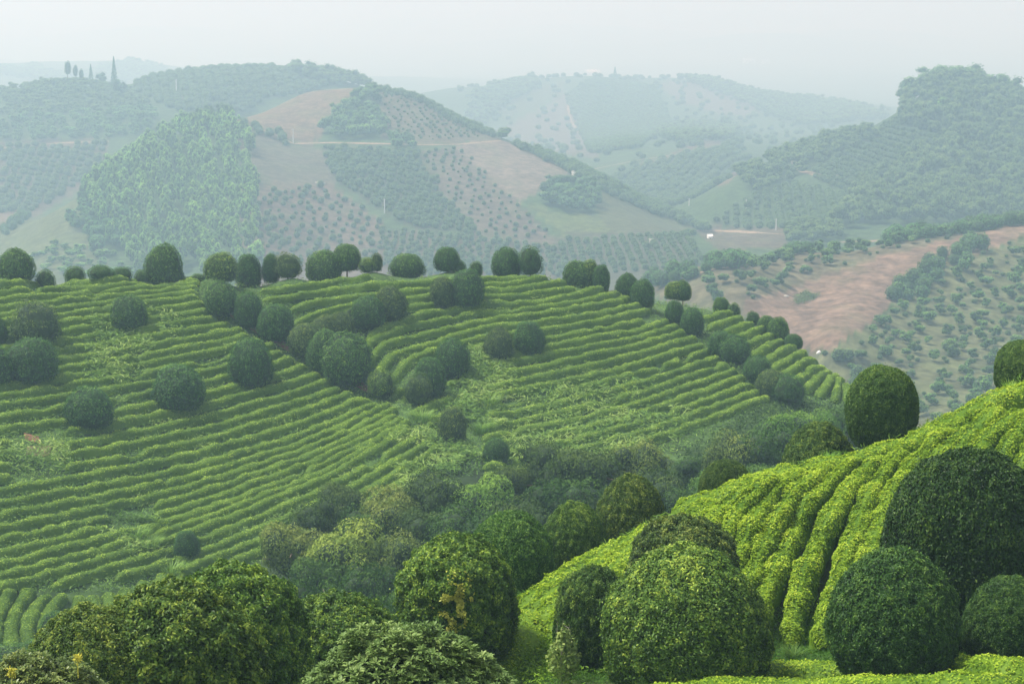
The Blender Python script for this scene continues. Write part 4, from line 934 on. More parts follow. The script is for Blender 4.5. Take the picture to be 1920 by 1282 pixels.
blades('grass_tuft', 1553, 868, 60, 95, 90, .8, 'feathery pale weed tuft on the crest between the low bush and the egg-shaped tree', (1.0, 1.2, .9), .4)
for k_, (px, py, lab) in enumerate([(320, 1078, 'pale long grass tuft on the lower left rows near the corner block'), (255, 1012, 'yellowish long grass tuft in a gap of the lower left rows'), (275, 1030, 'long drooping grass tuft just under the yellowish one on the lower left rows'), (915, 760, 'silvery grass tuft in the gully, upper one'), (905, 812, 'silvery grass tuft in the gully, lower one'), (790, 790, 'silvery grass tuft left of the single olive tree'), (305, 515, 'pale tall grass around the foot of the lone ball tree')]):
    blades('long_grass', px, py, 120, 300, 260, 1.9, lab, (1.0, 1.05, .95), .6, spread=1.3)

# sapling in front of the narrow bush
def sapling(px, base, top, D, w, label):
    u, qt = pix_dir(px, top); p = np.array([float(u) * D, D, float(hgt(float(u) * D, D))]); hh = CZ + float(qt) * D - p[2]
    t = obj('sapling', None, label=label, cat='sapling', loc=p)
    obj('stem', trunk_mesh('stem', hh, .03, .012, 6, 5, mat=M_PALEBARK, spread=.1), parent=t)
    n_ = 900; P = rnd_unit(n_) * RNG.uniform(.2, 1, (n_, 1)) ** .5 * [w / 2, w / 2, hh * .42] + [0, 0, hh * .55]
    ta = 1 - np.clip((P[:, 2] / hh - .5), 0, 1) * 1.5; P[:, 0] *= ta; P[:, 1] *= ta
    v_, f_ = leaves(P, rnd_unit(n_), .16, .09, .8)
    obj('foliage', mesh_from('foliage', v_, f_, np.repeat(RNG.uniform(.35, .9, n_), 4), mat=M_RHO), parent=t, color=(1.1, 1.05, .9))
sapling(1057, 1245, 1165, 58, 1.1, 'thin pale-leaved sapling in front of the narrow dark bush')

# whorled light green shrub at the bottom centre, and the shooting hedge at the bottom left
def whorl_shrub(px, top, w, D, label, tint, mat, L, n, hh, name='shrub', nsub=9, deep=.6, yellow=0):
    u, qt = pix_dir(px, top); x0 = float(u) * D; R = w * D / F / 2; zt = CZ + float(qt) * D; zg = float(hgt(x0, D)); H_ = zt - zg
    t = obj(name, None, label=label, cat='shrub', loc=(x0, D, zg))
    d = rnd_unit(n * 3); d = d[d[:, 2] > -.15][:n]
    rad = 1 + .10 * vnoise(d, 2.2, 31) + .05 * vnoise(d, 6, 32)
    Pc = d * rad[:, None] * [R, R * deep, H_ * 1.0]
    Pc[:, 2] = np.maximum(Pc[:, 2], .05); Pc *= RNG.uniform(.93, 1.03, (n, 1))
    allv, att = [], []
    ax = d * [1, 1, 1] + [0, 0, .9]; ax /= np.linalg.norm(ax, axis=1, keepdims=True)
    t1 = np.cross(ax, rnd_unit(n)); t1 /= np.linalg.norm(t1, axis=1, keepdims=True); t2 = np.cross(ax, t1)
    cv_ = .5 + .2 * vnoise(d, 4, 33) + RNG.normal(0, .08, n)
    for k in range(nsub):
        a = 2 * math.pi * k / nsub + RNG.uniform(-.3, .3, n); el_ = RNG.uniform(-.1, .75, n) if k < nsub - 3 else RNG.uniform(.5, 1.2, n)
        dr = (t1 * np.cos(a)[:, None] + t2 * np.sin(a)[:, None]) * np.cos(el_)[:, None] + ax * np.sin(el_)[:, None]
        sd2 = np.cross(dr, ax); sd2 /= np.linalg.norm(sd2, axis=1, keepdims=True) + 1e-9
        l_ = (L * RNG.uniform(.7, 1.2, n))[:, None]
        q0 = Pc; q2 = Pc + dr * l_ - ax * l_ * .15; mid = Pc + dr * l_ * .55 + ax * l_ * .05
        allv.append(np.stack([q0, mid + sd2 * l_ * .17, q2, mid - sd2 * l_ * .17], 1)); att.append(np.repeat(np.clip(cv_ + RNG.normal(0, .1, n), 0, 1), 4))
    v_ = np.concatenate([a.reshape(-1, 3) for a in allv]); f_ = np.arange(len(v_)).reshape(-1, 4)
    obj('foliage', mesh_from('foliage', v_, f_, np.concatenate(att), mat=mat), parent=t, color=tint)
    cv, cf = ICO[3]; c = cv * [R * .9, R * deep * .9, H_ * .92]; c[:, 2] = np.maximum(c[:, 2], 0)
    obj('dense_inside', mesh_from('dense_inside', c, cf, np.full(len(c), .2), smooth=True, mat=M_CORE), parent=t)
    return t, (x0, D, zg), R, H_
whorl_shrub(752, 1194, 600, 36, 'light green shrub with whorled leaves at the bottom centre', (1, 1, 1), M_RHO, .14, 7500, 2, deep=.45)
M_OSM = leaf_mat('pointed_leaf', (0.05, 0.08, 0.02), (0.13, 0.19, 0.045), (0.30, 0.34, 0.08), transl=.2, rough=.42, spec=.35, nscale=1.2, noise_amt=.4)
hs, hl, hR, hH = whorl_shrub(70, 1244, 430, 36, 'green hedge with upright shoots in the bottom left corner', (1, 1, 1), M_OSM, .11, 6000, 2, name='hedge_bush')
for px, top, D, lab in ((145, 1227, 35.5, 'bright yellow leafy shoot rising from the bottom left hedge, right one'), (21, 1252, 35.0, 'bright yellow leafy shoot at the left end of the bottom left hedge')):
    u, qt = pix_dir(px, top); x_ = float(u) * D; zt = CZ + float(qt) * D
    t = obj('shoot', None, parent=hs, label=lab); t.location = (x_ - hl[0], D - hl[1], zt - hl[2] - .35)
    n_ = 60; P = RNG.normal(0, 1, (n_, 3)) * [.035, .035, .03] + [0, 0, .32]; P[n_ // 2:] += [0, 0, -.08]
    v_, f_ = leaves(P, rnd_unit(n_), .085, .03, .8)
    st = np.array([[-.008, 0, -.1], [.008, 0, -.1], [.006, 0, .33], [-.006, 0, .33], [0, -.008, -.1], [0, .008, -.1], [0, .006, .33], [0, -.006, .33]])
    t.data if False else None
    me = mesh_from('shoot', np.r_[st, v_], np.r_[np.array([[0, 1, 2, 3], [4, 5, 6, 7]]), f_ + 8], RNG.uniform(.3, 1, len(v_) + 8), mat=M_SHOOT)
    bpy.data.objects.remove(t)
    t = obj('shoot', me, parent=hs, label=lab, loc=(x_ - hl[0], D - hl[1], zt - hl[2] - .35))

# bare soil patches on the tea hillside
def drape(name, polyline_px, wm, lift, mat, dmin, dmax, label=None, kind='structure', cat=None, group=None, step=1.5):
    if dmin >= 270: wm *= KF
    pl = resamp(polyline_px, max(int(len(polyline_px) * 8), 6)); p = hit(pl[:, 0], pl[:, 1], dmin, dmax)
    s = np.r_[0, np.cumsum(np.hypot(np.diff(p[:, 0]), np.diff(p[:, 1])))]; m_ = max(int(s[-1] / step), 3); t = np.linspace(0, s[-1], m_)
    x = np.interp(t, s, p[:, 0]); y = np.interp(t, s, p[:, 1])
    tg = np.gradient(np.c_[x, y], axis=0); tg /= np.linalg.norm(tg, axis=1, keepdims=True) + 1e-9
    w_ = wm / 2 * (1 + .3 * vnoise(np.c_[x, y, x * 0], .2, 3)) * np.clip(np.sin(np.linspace(0.02, 3.12, m_)) * (1.2 if name == 'soil_patch' else 9), 0, 1)
    if name == 'soil_patch': w_ = w_ * (1 + .5 * RNG.normal(size=m_))
    Vv = []
    for sgn in (-1, -.33, .33, 1):
        xx = x - tg[:, 1] * w_ * sgn; yy = y + tg[:, 0] * w_ * sgn
        Vv.append(np.c_[xx, yy, hgt(xx, yy) + lift])
    Vv = np.stack(Vv, 1); idx = np.arange(m_ * 4).reshape(m_, 4)
    f_ = np.stack([idx[:-1, :-1], idx[:-1, 1:], idx[1:, 1:], idx[1:, :-1]], -1).reshape(-1, 4)
    return obj(name, mesh_from(name, Vv.reshape(-1, 3), f_, smooth=True, mat=mat), kind=kind, label=label)
drape('soil_patch', [(48, 828), (60, 826), (72, 822)], 2.6, .25, M_SOIL, 120, 300, 'red brown bare soil patch on the left slope')
drape('soil_patch', [(50, 856), (70, 848), (95, 838)], 2.4, .12, M_PATH, 120, 300, 'pale trodden earth beside the red soil on the left slope')
drape('footpath', [(600, 664), (640, 700), (672, 720), (690, 733), (705, 742)], 1.3, .12, M_SOIL, 120, 300, 'reddish footpath end under the diagonal tree line')
drape('footpath', [(430, 590), (470, 612), (520, 640), (560, 668)], 1.3, .10, M_SOIL, 120, 300, 'reddish footpath under the upper diagonal trees')

# ------------------------------------------------------------------ far vegetation
def cone_tree(name, seed, tiers=9, nl=700):
    rg = np.random.default_rng(seed); t_ = rg.uniform(0, 1, nl) ** .8; a = rg.uniform(0, 6.28, nl)
    r = (1 - t_) * .9 * (.65 + .35 * np.abs(np.sin(t_ * tiers * 3.14))) + .04; r *= rg.uniform(.6, 1, nl)
    P = np.c_[r * np.cos(a), r * np.sin(a), t_ * 2 - 1]; N = np.c_[np.cos(a), np.sin(a), np.full(nl, .2)]
    v_, f_ = leaves(P, N, .22, .12, .5, True)
    return mesh_from(name, v_, f_, np.repeat(rg.uniform(.1, .6, nl), 3), mat=M_FAR)
def far_crown(name, seed, n=420, L=.26, Wd=.17, lump=.15, sq=2.1, stretch=1.0, cs=2):
    return crown(name, n, L, Wd, M_FAR, seed, lump=lump, fine=.06, depth=.15, tri=True, tilt=.8, sq=sq, bright=.5, coresub=cs)
FAR = [far_crown('crown', 500 + i) for i in range(4)]
FARB = [broadleaf('crown', 1500, .16, .11, M_FAR, 520 + i, nclump=16, cr=(.3, .5)) for i in range(4)]
EUC = [broadleaf('crown', 2600, .12, .07, M_FAR, 540 + i, nclump=18, flatz=1.0, spread=.72, cr=(.26, .42), low=-.8) for i in range(4)]
CON = [cone_tree('crown', 560 + i) for i in range(2)]
def fill(poly, d0, d1, spacing, jitter, rot=0.3, rowsp=None):
    k_ = float(kf((d0 + d1) / 2)); d0, d1, spacing, jitter = float(far_d(d0)), float(far_d(d1)), spacing * k_, jitter * k_
    if rowsp: rowsp *= k_
    """world-grid positions on the ground whose picture falls in the polygon"""
    poly = np.array(poly, float); u0, _ = pix_dir(poly[:, 0].min(), 300); u1, _ = pix_dir(poly[:, 0].max(), 300)
    rowsp = rowsp or spacing
    xs = np.arange(-1500, 1500, spacing); ys = np.arange(-1300, 1300, rowsp)
    gx, gy = np.meshgrid(xs, ys); gx = gx.ravel(); gy = gy.ravel()
    cx = float(u0 + u1) / 2 * (d0 + d1) / 2; cyy = (d0 + d1) / 2
    x = gx * math.cos(rot) - gy * math.sin(rot) + cx; y = gx * math.sin(rot) + gy * math.cos(rot) + cyy
    x = x + RNG.uniform(-1, 1, len(x)) * jitter; y = y + RNG.uniform(-1, 1, len(x)) * jitter
    k = (y > d0) & (y < d1) & (np.abs(x / np.maximum(y, 1)) < .34); x = x[k]; y = y[k]
    z = hgt(x, y); px, py = project(x, y, z); k = inpoly(px, py, poly)
    x, y, z = x[k], y[k], z[k]
    if not len(x): return np.zeros((0, 3))
    # drop what a nearer hill hides
    vis = np.ones(len(x), bool)
    for f in np.linspace(.3, .985, 60):
        vis &= (hgt(x * f, y * f) - CZ) < (z + 1.2 - CZ) * f + .4
    return np.c_[x, y, z][vis]
BUDGET = {'orchard_tree': 300, 'broadleaf_tree': 245, 'eucalyptus_tree': 300, 'bush': 300}
PROTO = bpy.data.collections.new('prototypes')          # not linked to the scene: only the source of the instances
def gn_stuff(P, S_, R_, meshes, name, label, tint):
    """one object of uncountable plants: instances on points"""
    if not len(P): return
    me = bpy.data.meshes.new(name); me.vertices.add(len(P)); me.vertices.foreach_set('co', np.asarray(P, np.float32).ravel())
    a = me.attributes.new('scl', 'FLOAT_VECTOR', 'POINT'); a.data.foreach_set('vector', np.asarray(S_, np.float32).ravel())
    a = me.attributes.new('rot', 'FLOAT_VECTOR', 'POINT'); a.data.foreach_set('vector', np.c_[R_ * 0, R_ * 0, R_].astype(np.float32).ravel())
    pc = bpy.data.collections.new('kinds'); 
    for m_ in meshes:
        for b_ in (.7, .95, 1.25):
            q = bpy.data.objects.new('plant_kind', m_); q.color = (tint[0] * b_ * random.uniform(.9, 1.1), tint[1] * b_, tint[2] * b_ * random.uniform(.9, 1.1), 1); pc.objects.link(q)
    o = obj(name, me, kind='stuff', label=label)
    ng = bpy.data.node_groups.new('planting', 'GeometryNodeTree')
    ng.interface.new_socket(name='Geometry', in_out='INPUT', socket_type='NodeSocketGeometry'); ng.interface.new_socket(name='Geometry', in_out='OUTPUT', socket_type='NodeSocketGeometry')
    n = ng.nodes; l = ng.links
    gi = n.new('NodeGroupInput'); go = n.new('NodeGroupOutput'); ip = n.new('GeometryNodeInstanceOnPoints'); ci = n.new('GeometryNodeCollectionInfo')
    ci.inputs['Collection'].default_value = pc; ci.inputs['Separate Children'].default_value = True; ci.inputs['Reset Children'].default_value = True
    ip.inputs['Pick Instance'].default_value = True
    a1 = n.new('GeometryNodeInputNamedAttribute'); a1.data_type = 'FLOAT_VECTOR'; a1.inputs['Name'].default_value = 'scl'
    a2 = n.new('GeometryNodeInputNamedAttribute'); a2.data_type = 'FLOAT_VECTOR'; a2.inputs['Name'].default_value = 'rot'
    l.new(gi.outputs[0], ip.inputs['Points']); l.new(ci.outputs[0], ip.inputs['Instance']); l.new(a1.outputs[0], ip.inputs['Scale']); l.new(a2.outputs[0], ip.inputs['Rotation'])
    l.new(ip.outputs[0], go.inputs[0])
    md = o.modifiers.new('planting', 'NODES'); md.node_group = ng
    return o
def plant(poly, d0, d1, spacing, r, h, meshes, label, group, tint, name='orchard_tree', jitter=.6, maxn=300, rot=.3, rowsp=None, cat='tree', trunk=.0, vary=.25):
    P = fill(poly, d0, d1, spacing, jitter, rot, rowsp); r, h = r * float(kf((d0 + d1) / 2)), h * float(kf((d0 + d1) / 2))
    P = P[np.argsort(P[:, 1])]; n = len(P)
    sv = RNG.uniform(1 - vary, 1 + vary, n); hh = h * sv * RNG.uniform(.85, 1.15, n)
    P = P + np.c_[np.zeros((n, 2)), hh * (.45 + trunk)]
    k = min(maxn, BUDGET[name], n); BUDGET[name] -= k
    for i in range(k):
        p = P[i]; b_ = random.uniform(.68, 1.32)
        c = (tint[0] * b_ * random.uniform(.93, 1.07), tint[1] * b_, tint[2] * b_ * random.uniform(.93, 1.07))
        obj(name, random.choice(meshes), label=label, cat=cat, group=group, loc=p, rotz=random.uniform(0, 6.28), scale=(r * sv[i], r * sv[i], hh[i] * .5), color=c)
    if k < n:
        gn_stuff(P[k:], np.c_[r * sv[k:], r * sv[k:], hh[k:] * .5], RNG.uniform(0, 6.28, n - k), meshes, {'orchard_tree': 'orchard', 'bush': 'scrub'}.get(name, 'woodland'), group + ', merging in the distance', tint)
    return P[:0]
def stuff_from(P, r, h, name, label, tint, res=16):
    if not len(P): return
    n = len(P); sv = RNG.uniform(.75, 1.25, n); k_ = float(np.interp(P[:, 1].mean(), [2100, 2900, 4700], [2.1, 2.5, 2.9])); r, h = r * k_, h * k_
    gn_stuff(P + [0, 0, h * .45], np.c_[r * sv, r * sv, h * .5 * sv], RNG.uniform(0, 6.28, n), FARB if name == 'woodland' else FAR, name, label, tint)
# right hillside: scattered young orchard trees
T_O = (.95, 1.1, .85)
ro = plant([(1565, 690), (1660, 600), (1700, 570), (1740, 520), (1930, 470), (1950, 800), (1730, 790), (1600, 740)], 285, 430, 4.3, 1.2, 2.3, FARB, 'small round orchard tree on the grassy lower part of the right hillside', 'orchard trees on the lower right hillside', T_O, jitter=1.3, rot=.5, vary=.35)
plant([(1660, 560), (1740, 490), (1830, 450), (1850, 470), (1790, 510), (1720, 570)], 300, 430, 3.0, 1.5, 2.9, FAR, 'dark orchard tree in the dense diagonal band beside the brown field', 'dense orchard band beside the brown field', (.9, 1.05, 1.0), jitter=.6, rot=.5)
plant([(1235, 530), (1340, 500), (1480, 480), (1900, 420), (1660, 470), (1480, 530), (1400, 562), (1320, 580), (1250, 565)], 300, 430, 4.6, 1.3, 2.6, FARB, 'scrubby tree in the band above the brown field', 'scrubby trees above the brown field', (1.0, 1.1, 1.0), jitter=1.8, rot=.4)
plant([(1210, 535), (1350, 497), (1500, 465), (1700, 442), (1930, 412), (1930, 422), (1700, 453), (1500, 477), (1350, 509), (1215, 545)], 340, 450, 2.6, 1.5, 2.8, FAR, 'dark tree of the closed line along the top of the right hillside', 'tree line along the top of the right hillside', (.8, 1.0, .9), jitter=.5, rot=.1)
plant([(1560, 690), (1580, 660), (1640, 700), (1720, 760), (1700, 800), (1600, 740)], 270, 360, 3.2, 1.5, 2.8, FAR, 'bushy tree at the foot of the right hillside behind the egg-shaped tree', 'bushy trees at the foot of the right hillside', (.85, 1.0, .9), jitter=.9)
# left spur: eucalyptus
plant([(150, 345), (230, 270), (300, 225), (345, 215), (440, 225), (470, 290), (480, 350), (490, 520), (250, 520), (200, 460)], 520, 720, 5.0, 2.3, 7.6, EUC, 'slender pointed eucalyptus tree on the left spur', 'eucalyptus trees on the left spur', (1.7, 1.9, 1.35), name='eucalyptus_tree', jitter=1.3, vary=.2, trunk=.08)
plant([(130, 420), (170, 350), (215, 320), (240, 380), (230, 470), (180, 480)], 520, 720, 4.4, 2.3, 5.5, FARB, 'dark rounded tree at the left edge of the eucalyptus wood', 'dark trees left of the eucalyptus wood', (.8, 1.1, 1.1), name='broadleaf_tree', jitter=1.2)
plant([(150, 345), (230, 265), (330, 225), (335, 240), (240, 290), (165, 360)], 600, 760, 4.2, 2.3, 5, FARB, 'dark tree along the upper left edge of the eucalyptus wood', 'dark trees above the eucalyptus wood', (.8, 1.0, .95), name='broadleaf_tree', jitter=1.2)
plant([(0, 440), (60, 390), (150, 350), (160, 362), (60, 405), (0, 452)], 560, 720, 3.0, 1.2, 3.2, FAR, 'bush on the crest of the grassy slope at the left', 'bushes on the crest of the grassy slope', (.8, 1, .9), name='bush', cat='bush')
plant([(20, 500), (120, 450), (220, 480), (260, 520), (20, 530)], 500, 640, 5.0, 1.6, 2.4, FARB, 'low bush on the grassy slope at the left', 'low bushes on the grassy slope', (1.2, 1.5, .9), name='bush', cat='bush', jitter=2)
# clumps on the dome
plant([(606, 250), (640, 205), (670, 178), (700, 175), (715, 210), (725, 262), (610, 264)], 660, 790, 4.4, 2.6, 6.0, FARB, 'broadleaf tree of the triangular grove on the cleared dome', 'triangular grove on the dome', (.95, 1.15, 1.05), name='broadleaf_tree', jitter=1.2)
plant([(728, 262), (772, 262), (772, 285), (735, 285)], 620, 760, 4.4, 2.4, 5.0, FARB, 'dark tree of the small clump right below the triangular grove', 'small clump under the grove', (.8, 1.0, 1.0), name='broadleaf_tree')
plant([(1010, 372), (1040, 352), (1090, 350), (1122, 380), (1115, 400), (1040, 398)], 560, 720, 4.4, 2.9, 5.5, FARB, 'dark tree of the oval grove above the light grass field', 'oval grove on the right of the middle hill', (.75, .95, .95), name='broadleaf_tree', jitter=1.0)
plant([(690, 160), (780, 180), (880, 233), (935, 262), (930, 268), (870, 240), (775, 190), (690, 168)], 735, 800, 3.4, 1.35, 2.7, FAR, 'small dark tree in the row along the right edge of the dome', 'row of trees down the edge of the dome', (.7, .9, .85), jitter=.4)
plant([(935, 262), (1050, 303), (1150, 350), (1250, 398), (1350, 432), (1300, 432), (1230, 404), (1140, 366), (1060, 322), (960, 272)], 640, 790, 3.6, 1.7, 3.0, FAR, 'dark orchard tree of the band down the right edge of the middle hill', 'dark band down the right edge of the middle hill', (.75, .95, .9), jitter=.5)
plant([(945, 243), (948, 262), (940, 262)], 700, 800, 3, 2.6, 4, FARB, 'round dark tree alone at the saddle right of the dome', 'saddle tree', (.7, .9, .85))
plant([(455, 232), (520, 250), (545, 272), (535, 276), (480, 250), (445, 243)], 640, 760, 4.0, 1.6, 2.8, FAR, 'small tree along the path under the cleared dome', 'trees along the dome path', (.75, .95, .9))
# orchards on the middle hill
s1 = plant([(605, 275), (780, 285), (830, 370), (900, 440), (780, 430), (690, 380), (620, 330)], 540, 720, 3.3, 1.3, 2.2, FAR, 'dark orchard tree in the dense orchard of the middle hill', 'dense orchard of the middle hill', (.85, 1.0, .95), jitter=.5, rot=.7)
s2 = plant([(470, 360), (620, 350), (720, 420), (740, 500), (470, 500)], 520, 700, 4.4, .95, 1.8, FAR, 'small orchard tree on the red brown lower slope of the middle hill', 'orchard on the red brown lower slope', (.8, .9, .8), jitter=1.0, rot=.75, vary=.4)
s3 = plant([(700, 430), (900, 445), (1050, 465), (1060, 520), (740, 520)], 520, 660, 3.2, .95, 1.8, FAR, 'orchard tree at the foot of the middle hill', 'orchard at the foot of the middle hill', (.85, 1.0, .9), jitter=.7, rot=.8)
s4 = plant([(790, 285), (870, 280), (930, 345), (980, 390), (1040, 450), (900, 445), (830, 370)], 540, 720, 4.2, .7, 1.3, FAR, 'sparse young tree on the stepped plot of the middle hill', 'young trees on the stepped plot', (.8, .95, .9), jitter=1.0, rot=.75, vary=.4)
s5 = plant([(1050, 452), (1150, 445), (1300, 440), (1320, 500), (1060, 520)], 500, 660, 2.6, 1.0, 1.8, FAR, 'orchard tree in the close-planted plot right of the grass field', 'close-planted plot behind the right ridge', (.8, .98, .95), jitter=.3, rot=.02, rowsp=4.5)
s6 = plant([(700, 170), (780, 190), (860, 235), (900, 258), (760, 266), (722, 262), (716, 205)], 660, 790, 3.4, .6, 1.0, FAR, 'tiny young tree on the right half of the cleared dome', 'young trees on the right half of the dome', (.9, 1.0, .8), jitter=.9, vary=.4)
for P_, r_ in ((s1, 1.4), (s2, 1.2), (s3, 1.2), (s4, .95), (s5, 1.3)):
    stuff_from(P_, r_, 2.3, 'orchard', 'far orchard trees that merge into one planting on the middle hill', (.85, 1.0, .95))
# left hills behind
f1 = plant([(0, 175), (130, 155), (240, 172), (300, 220), (280, 250), (210, 262), (0, 268)], 790, 980, 5.2, 2.5, 4.5, FARB, 'tree of the mixed wood on the left hill behind', 'mixed wood on the left hill', (.85, 1.1, 1.0), name='broadleaf_tree', jitter=1.5)
stuff_from(f1, 2.4, 4.5, 'woodland', 'mixed woodland on the left hill merging in the haze', (.85, 1.1, 1.0), 22)
f2 = plant([(240, 165), (300, 140), (430, 124), (530, 126), (640, 155), (560, 178), (500, 190), (440, 222), (330, 210)], 820, 1020, 4.2, 1.9, 3.0, FAR, 'dark orchard tree on the far ridge left of the dome', 'orchard on the far ridge', (.7, .92, .9), jitter=.5, rot=.2)
stuff_from(f2, 1.9, 3.0, 'orchard', 'dark orchard covering the far ridge left of the dome', (.7, .92, .9))
f3 = plant([(0, 275), (200, 272), (190, 320), (130, 360), (60, 400), (0, 400)], 660, 880, 4.8, 1.8, 2.8, FAR, 'orchard tree on the slope left of the eucalyptus wood', 'orchard left of the eucalyptus wood', (.8, 1.0, 1.0), jitter=.6, rot=-.6, rowsp=5.6)
stuff_from(f3, 1.8, 2.8, 'orchard', 'orchard rows on the slope at the left edge', (.8, 1.0, 1.0))
plant([(530, 130), (600, 128), (660, 150), (690, 168), (600, 160), (540, 140)], 930, 1010, 5.0, 3.4, 7.5, FARB, 'tall tree of the clump standing on the skyline left of the dome', 'skyline clump left of the dome', (.9, 1.15, 1.05), name='broadleaf_tree')
# wooded hill on the right
w1 = plant([(1690, 215), (1700, 185), (1740, 170), (1800, 158), (1930, 175), (1940, 420), (1560, 430), (1600, 370), (1700, 300), (1780, 270), (1700, 240)], 590, 820, 5.4, 3.0, 7.5, FARB, 'tree of the closed broadleaf wood on the right hill', 'closed wood on the right hill', (.95, 1.15, 1.0), name='broadleaf_tree', jitter=1.8, vary=.3)
stuff_from(w1, 3.0, 7.5, 'woodland', 'upper part of the broadleaf wood on the right hill', (.95, 1.15, 1.0), 60)
w2 = plant([(1380, 330), (1450, 300), (1560, 265), (1630, 245), (1640, 270), (1560, 300), (1500, 340), (1400, 370)], 640, 800, 5.2, 2.7, 5.5, FARB, 'tree of the wood along the ridge left of the right hill', 'ridge wood left of the right hill', (.85, 1.05, 1.0), name='broadleaf_tree', jitter=1.8)
stuff_from(w2, 2.6, 5.5, 'woodland', 'ridge woodland left of the right hill', (.85, 1.05, 1.0), 40)
w3 = plant([(1640, 245), (1700, 210), (1780, 262), (1700, 300), (1600, 370), (1540, 340), (1520, 330), (1560, 300)], 620, 800, 3.5, 1.35, 2.2, FAR, 'orchard tree in the close rows on the saddle of the right hill', 'orchard rows on the right hill saddle', (.75, .95, .95), jitter=.3, rot=.3)
stuff_from(w3, 1.35, 2.2, 'orchard', 'orchard rows on the saddle of the right hill', (.75, .95, .95), 12)
w4 = plant([(1330, 420), (1400, 370), (1500, 345), (1600, 370), (1560, 425), (1400, 432)], 560, 760, 3.5, 1.4, 2.3, FAR, 'orchard tree in the hollow below the right hill', 'orchard in the hollow below the right hill', (.72, .95, .95), jitter=.4, rot=-.1)
stuff_from(w4, 1.4, 2.3, 'orchard', 'orchard filling the hollow below the right hill', (.72, .95, .95), 12)
plant([(1460, 445), (1520, 425), (1580, 428), (1570, 450), (1480, 465)], 540, 640, 4.8, 2.8, 5.0, FARB, 'light green tree of the group in the hollow by the power pole', 'light green trees in the hollow', (1.3, 1.7, 1.1), name='broadleaf_tree', jitter=1.5)
w5 = plant([(1130, 340), (1240, 300), (1360, 275), (1400, 300), (1340, 370), (1300, 420), (1200, 370)], 760, 1100, 4.6, 1.9, 2.8, FAR, 'orchard tree on the slope between the middle and right hills', 'orchard between the hills', (.75, .95, .95), jitter=.6, rot=-.3)
stuff_from(w5, 1.9, 2.8, 'orchard', 'orchard slope between the middle and right hills', (.75, .95, .95), 12)
# far hill in the gap
w6 = fill([(1060, 180), (1110, 150), (1230, 165), (1260, 230), (1200, 280), (1110, 290), (1080, 230)], 1000, 1450, 5.0, .8)
stuff_from(w6, 2.0, 3.0, 'orchard', 'dark orchard patch on the far hill in the gap', (1.0, 1.2, 1.1), 8)
w7 = fill([(860, 230), (900, 170), (1000, 150), (1010, 165), (930, 215), (900, 260)], 1000, 1450, 7.0, 2.)
stuff_from(w7, 3.6, 6.5, 'woodland', 'hazy wood on the left side of the far hill', (.85, 1.05, 1.0), 20)
w8 = fill([(1270, 150), (1330, 152), (1420, 178), (1600, 200), (1660, 225), (1500, 240), (1420, 210), (1360, 180)], 1000, 1500, 8.0, 2.5)
stuff_from(w8, 3.6, 6.5, 'woodland', 'hazy wood along the far ridge in the gap', (.85, 1.05, 1.0), 16)
w9 = fill([(1230, 250), (1290, 235), (1380, 240), (1380, 262), (1260, 275)], 850, 1300, 7.0, 2.)
stuff_from(w9, 3.2, 6, 'woodland', 'hazy tree groups on the slope in the gap', (.85, 1.05, 1.0), 16)
w10 = fill([(-60, 135), (60, 130), (130, 150), (240, 120), (300, 130), (330, 150), (150, 165)], 1550, 1800, 9.0, 3.)
stuff_from(w10, 4.5, 8, 'woodland', 'hazy wood on the farthest hill at the upper left', (.85, 1.05, 1.0), 14)
del w6, w7, w8, w9, w10
w11 = fill([(840, 150), (1000, 140), (1290, 145), (1700, 205), (1600, 250), (1350, 330), (1100, 320), (930, 270)], 860, 1500, 17.0, 9.)
stuff_from(w11, 1.9, 3.0, 'scrub', 'scattered scrub on the far hill in the gap', (.9, 1.05, .9))
w13 = fill([(1230, 560), (1500, 470), (1940, 410), (1980, 850), (1600, 760)], 275, 440, 4.2, 2.2)
w13p = project(w13[:, 0], w13[:, 1], w13[:, 2]); w13 = w13[~inpoly(w13p[0], w13p[1], PATCH[0][0]) & (RNG.random(len(w13)) < .6)]
stuff_from(w13, .5, .8, 'scrub', 'low weeds and seedlings on the right hillside', (.9, 1.1, .75))
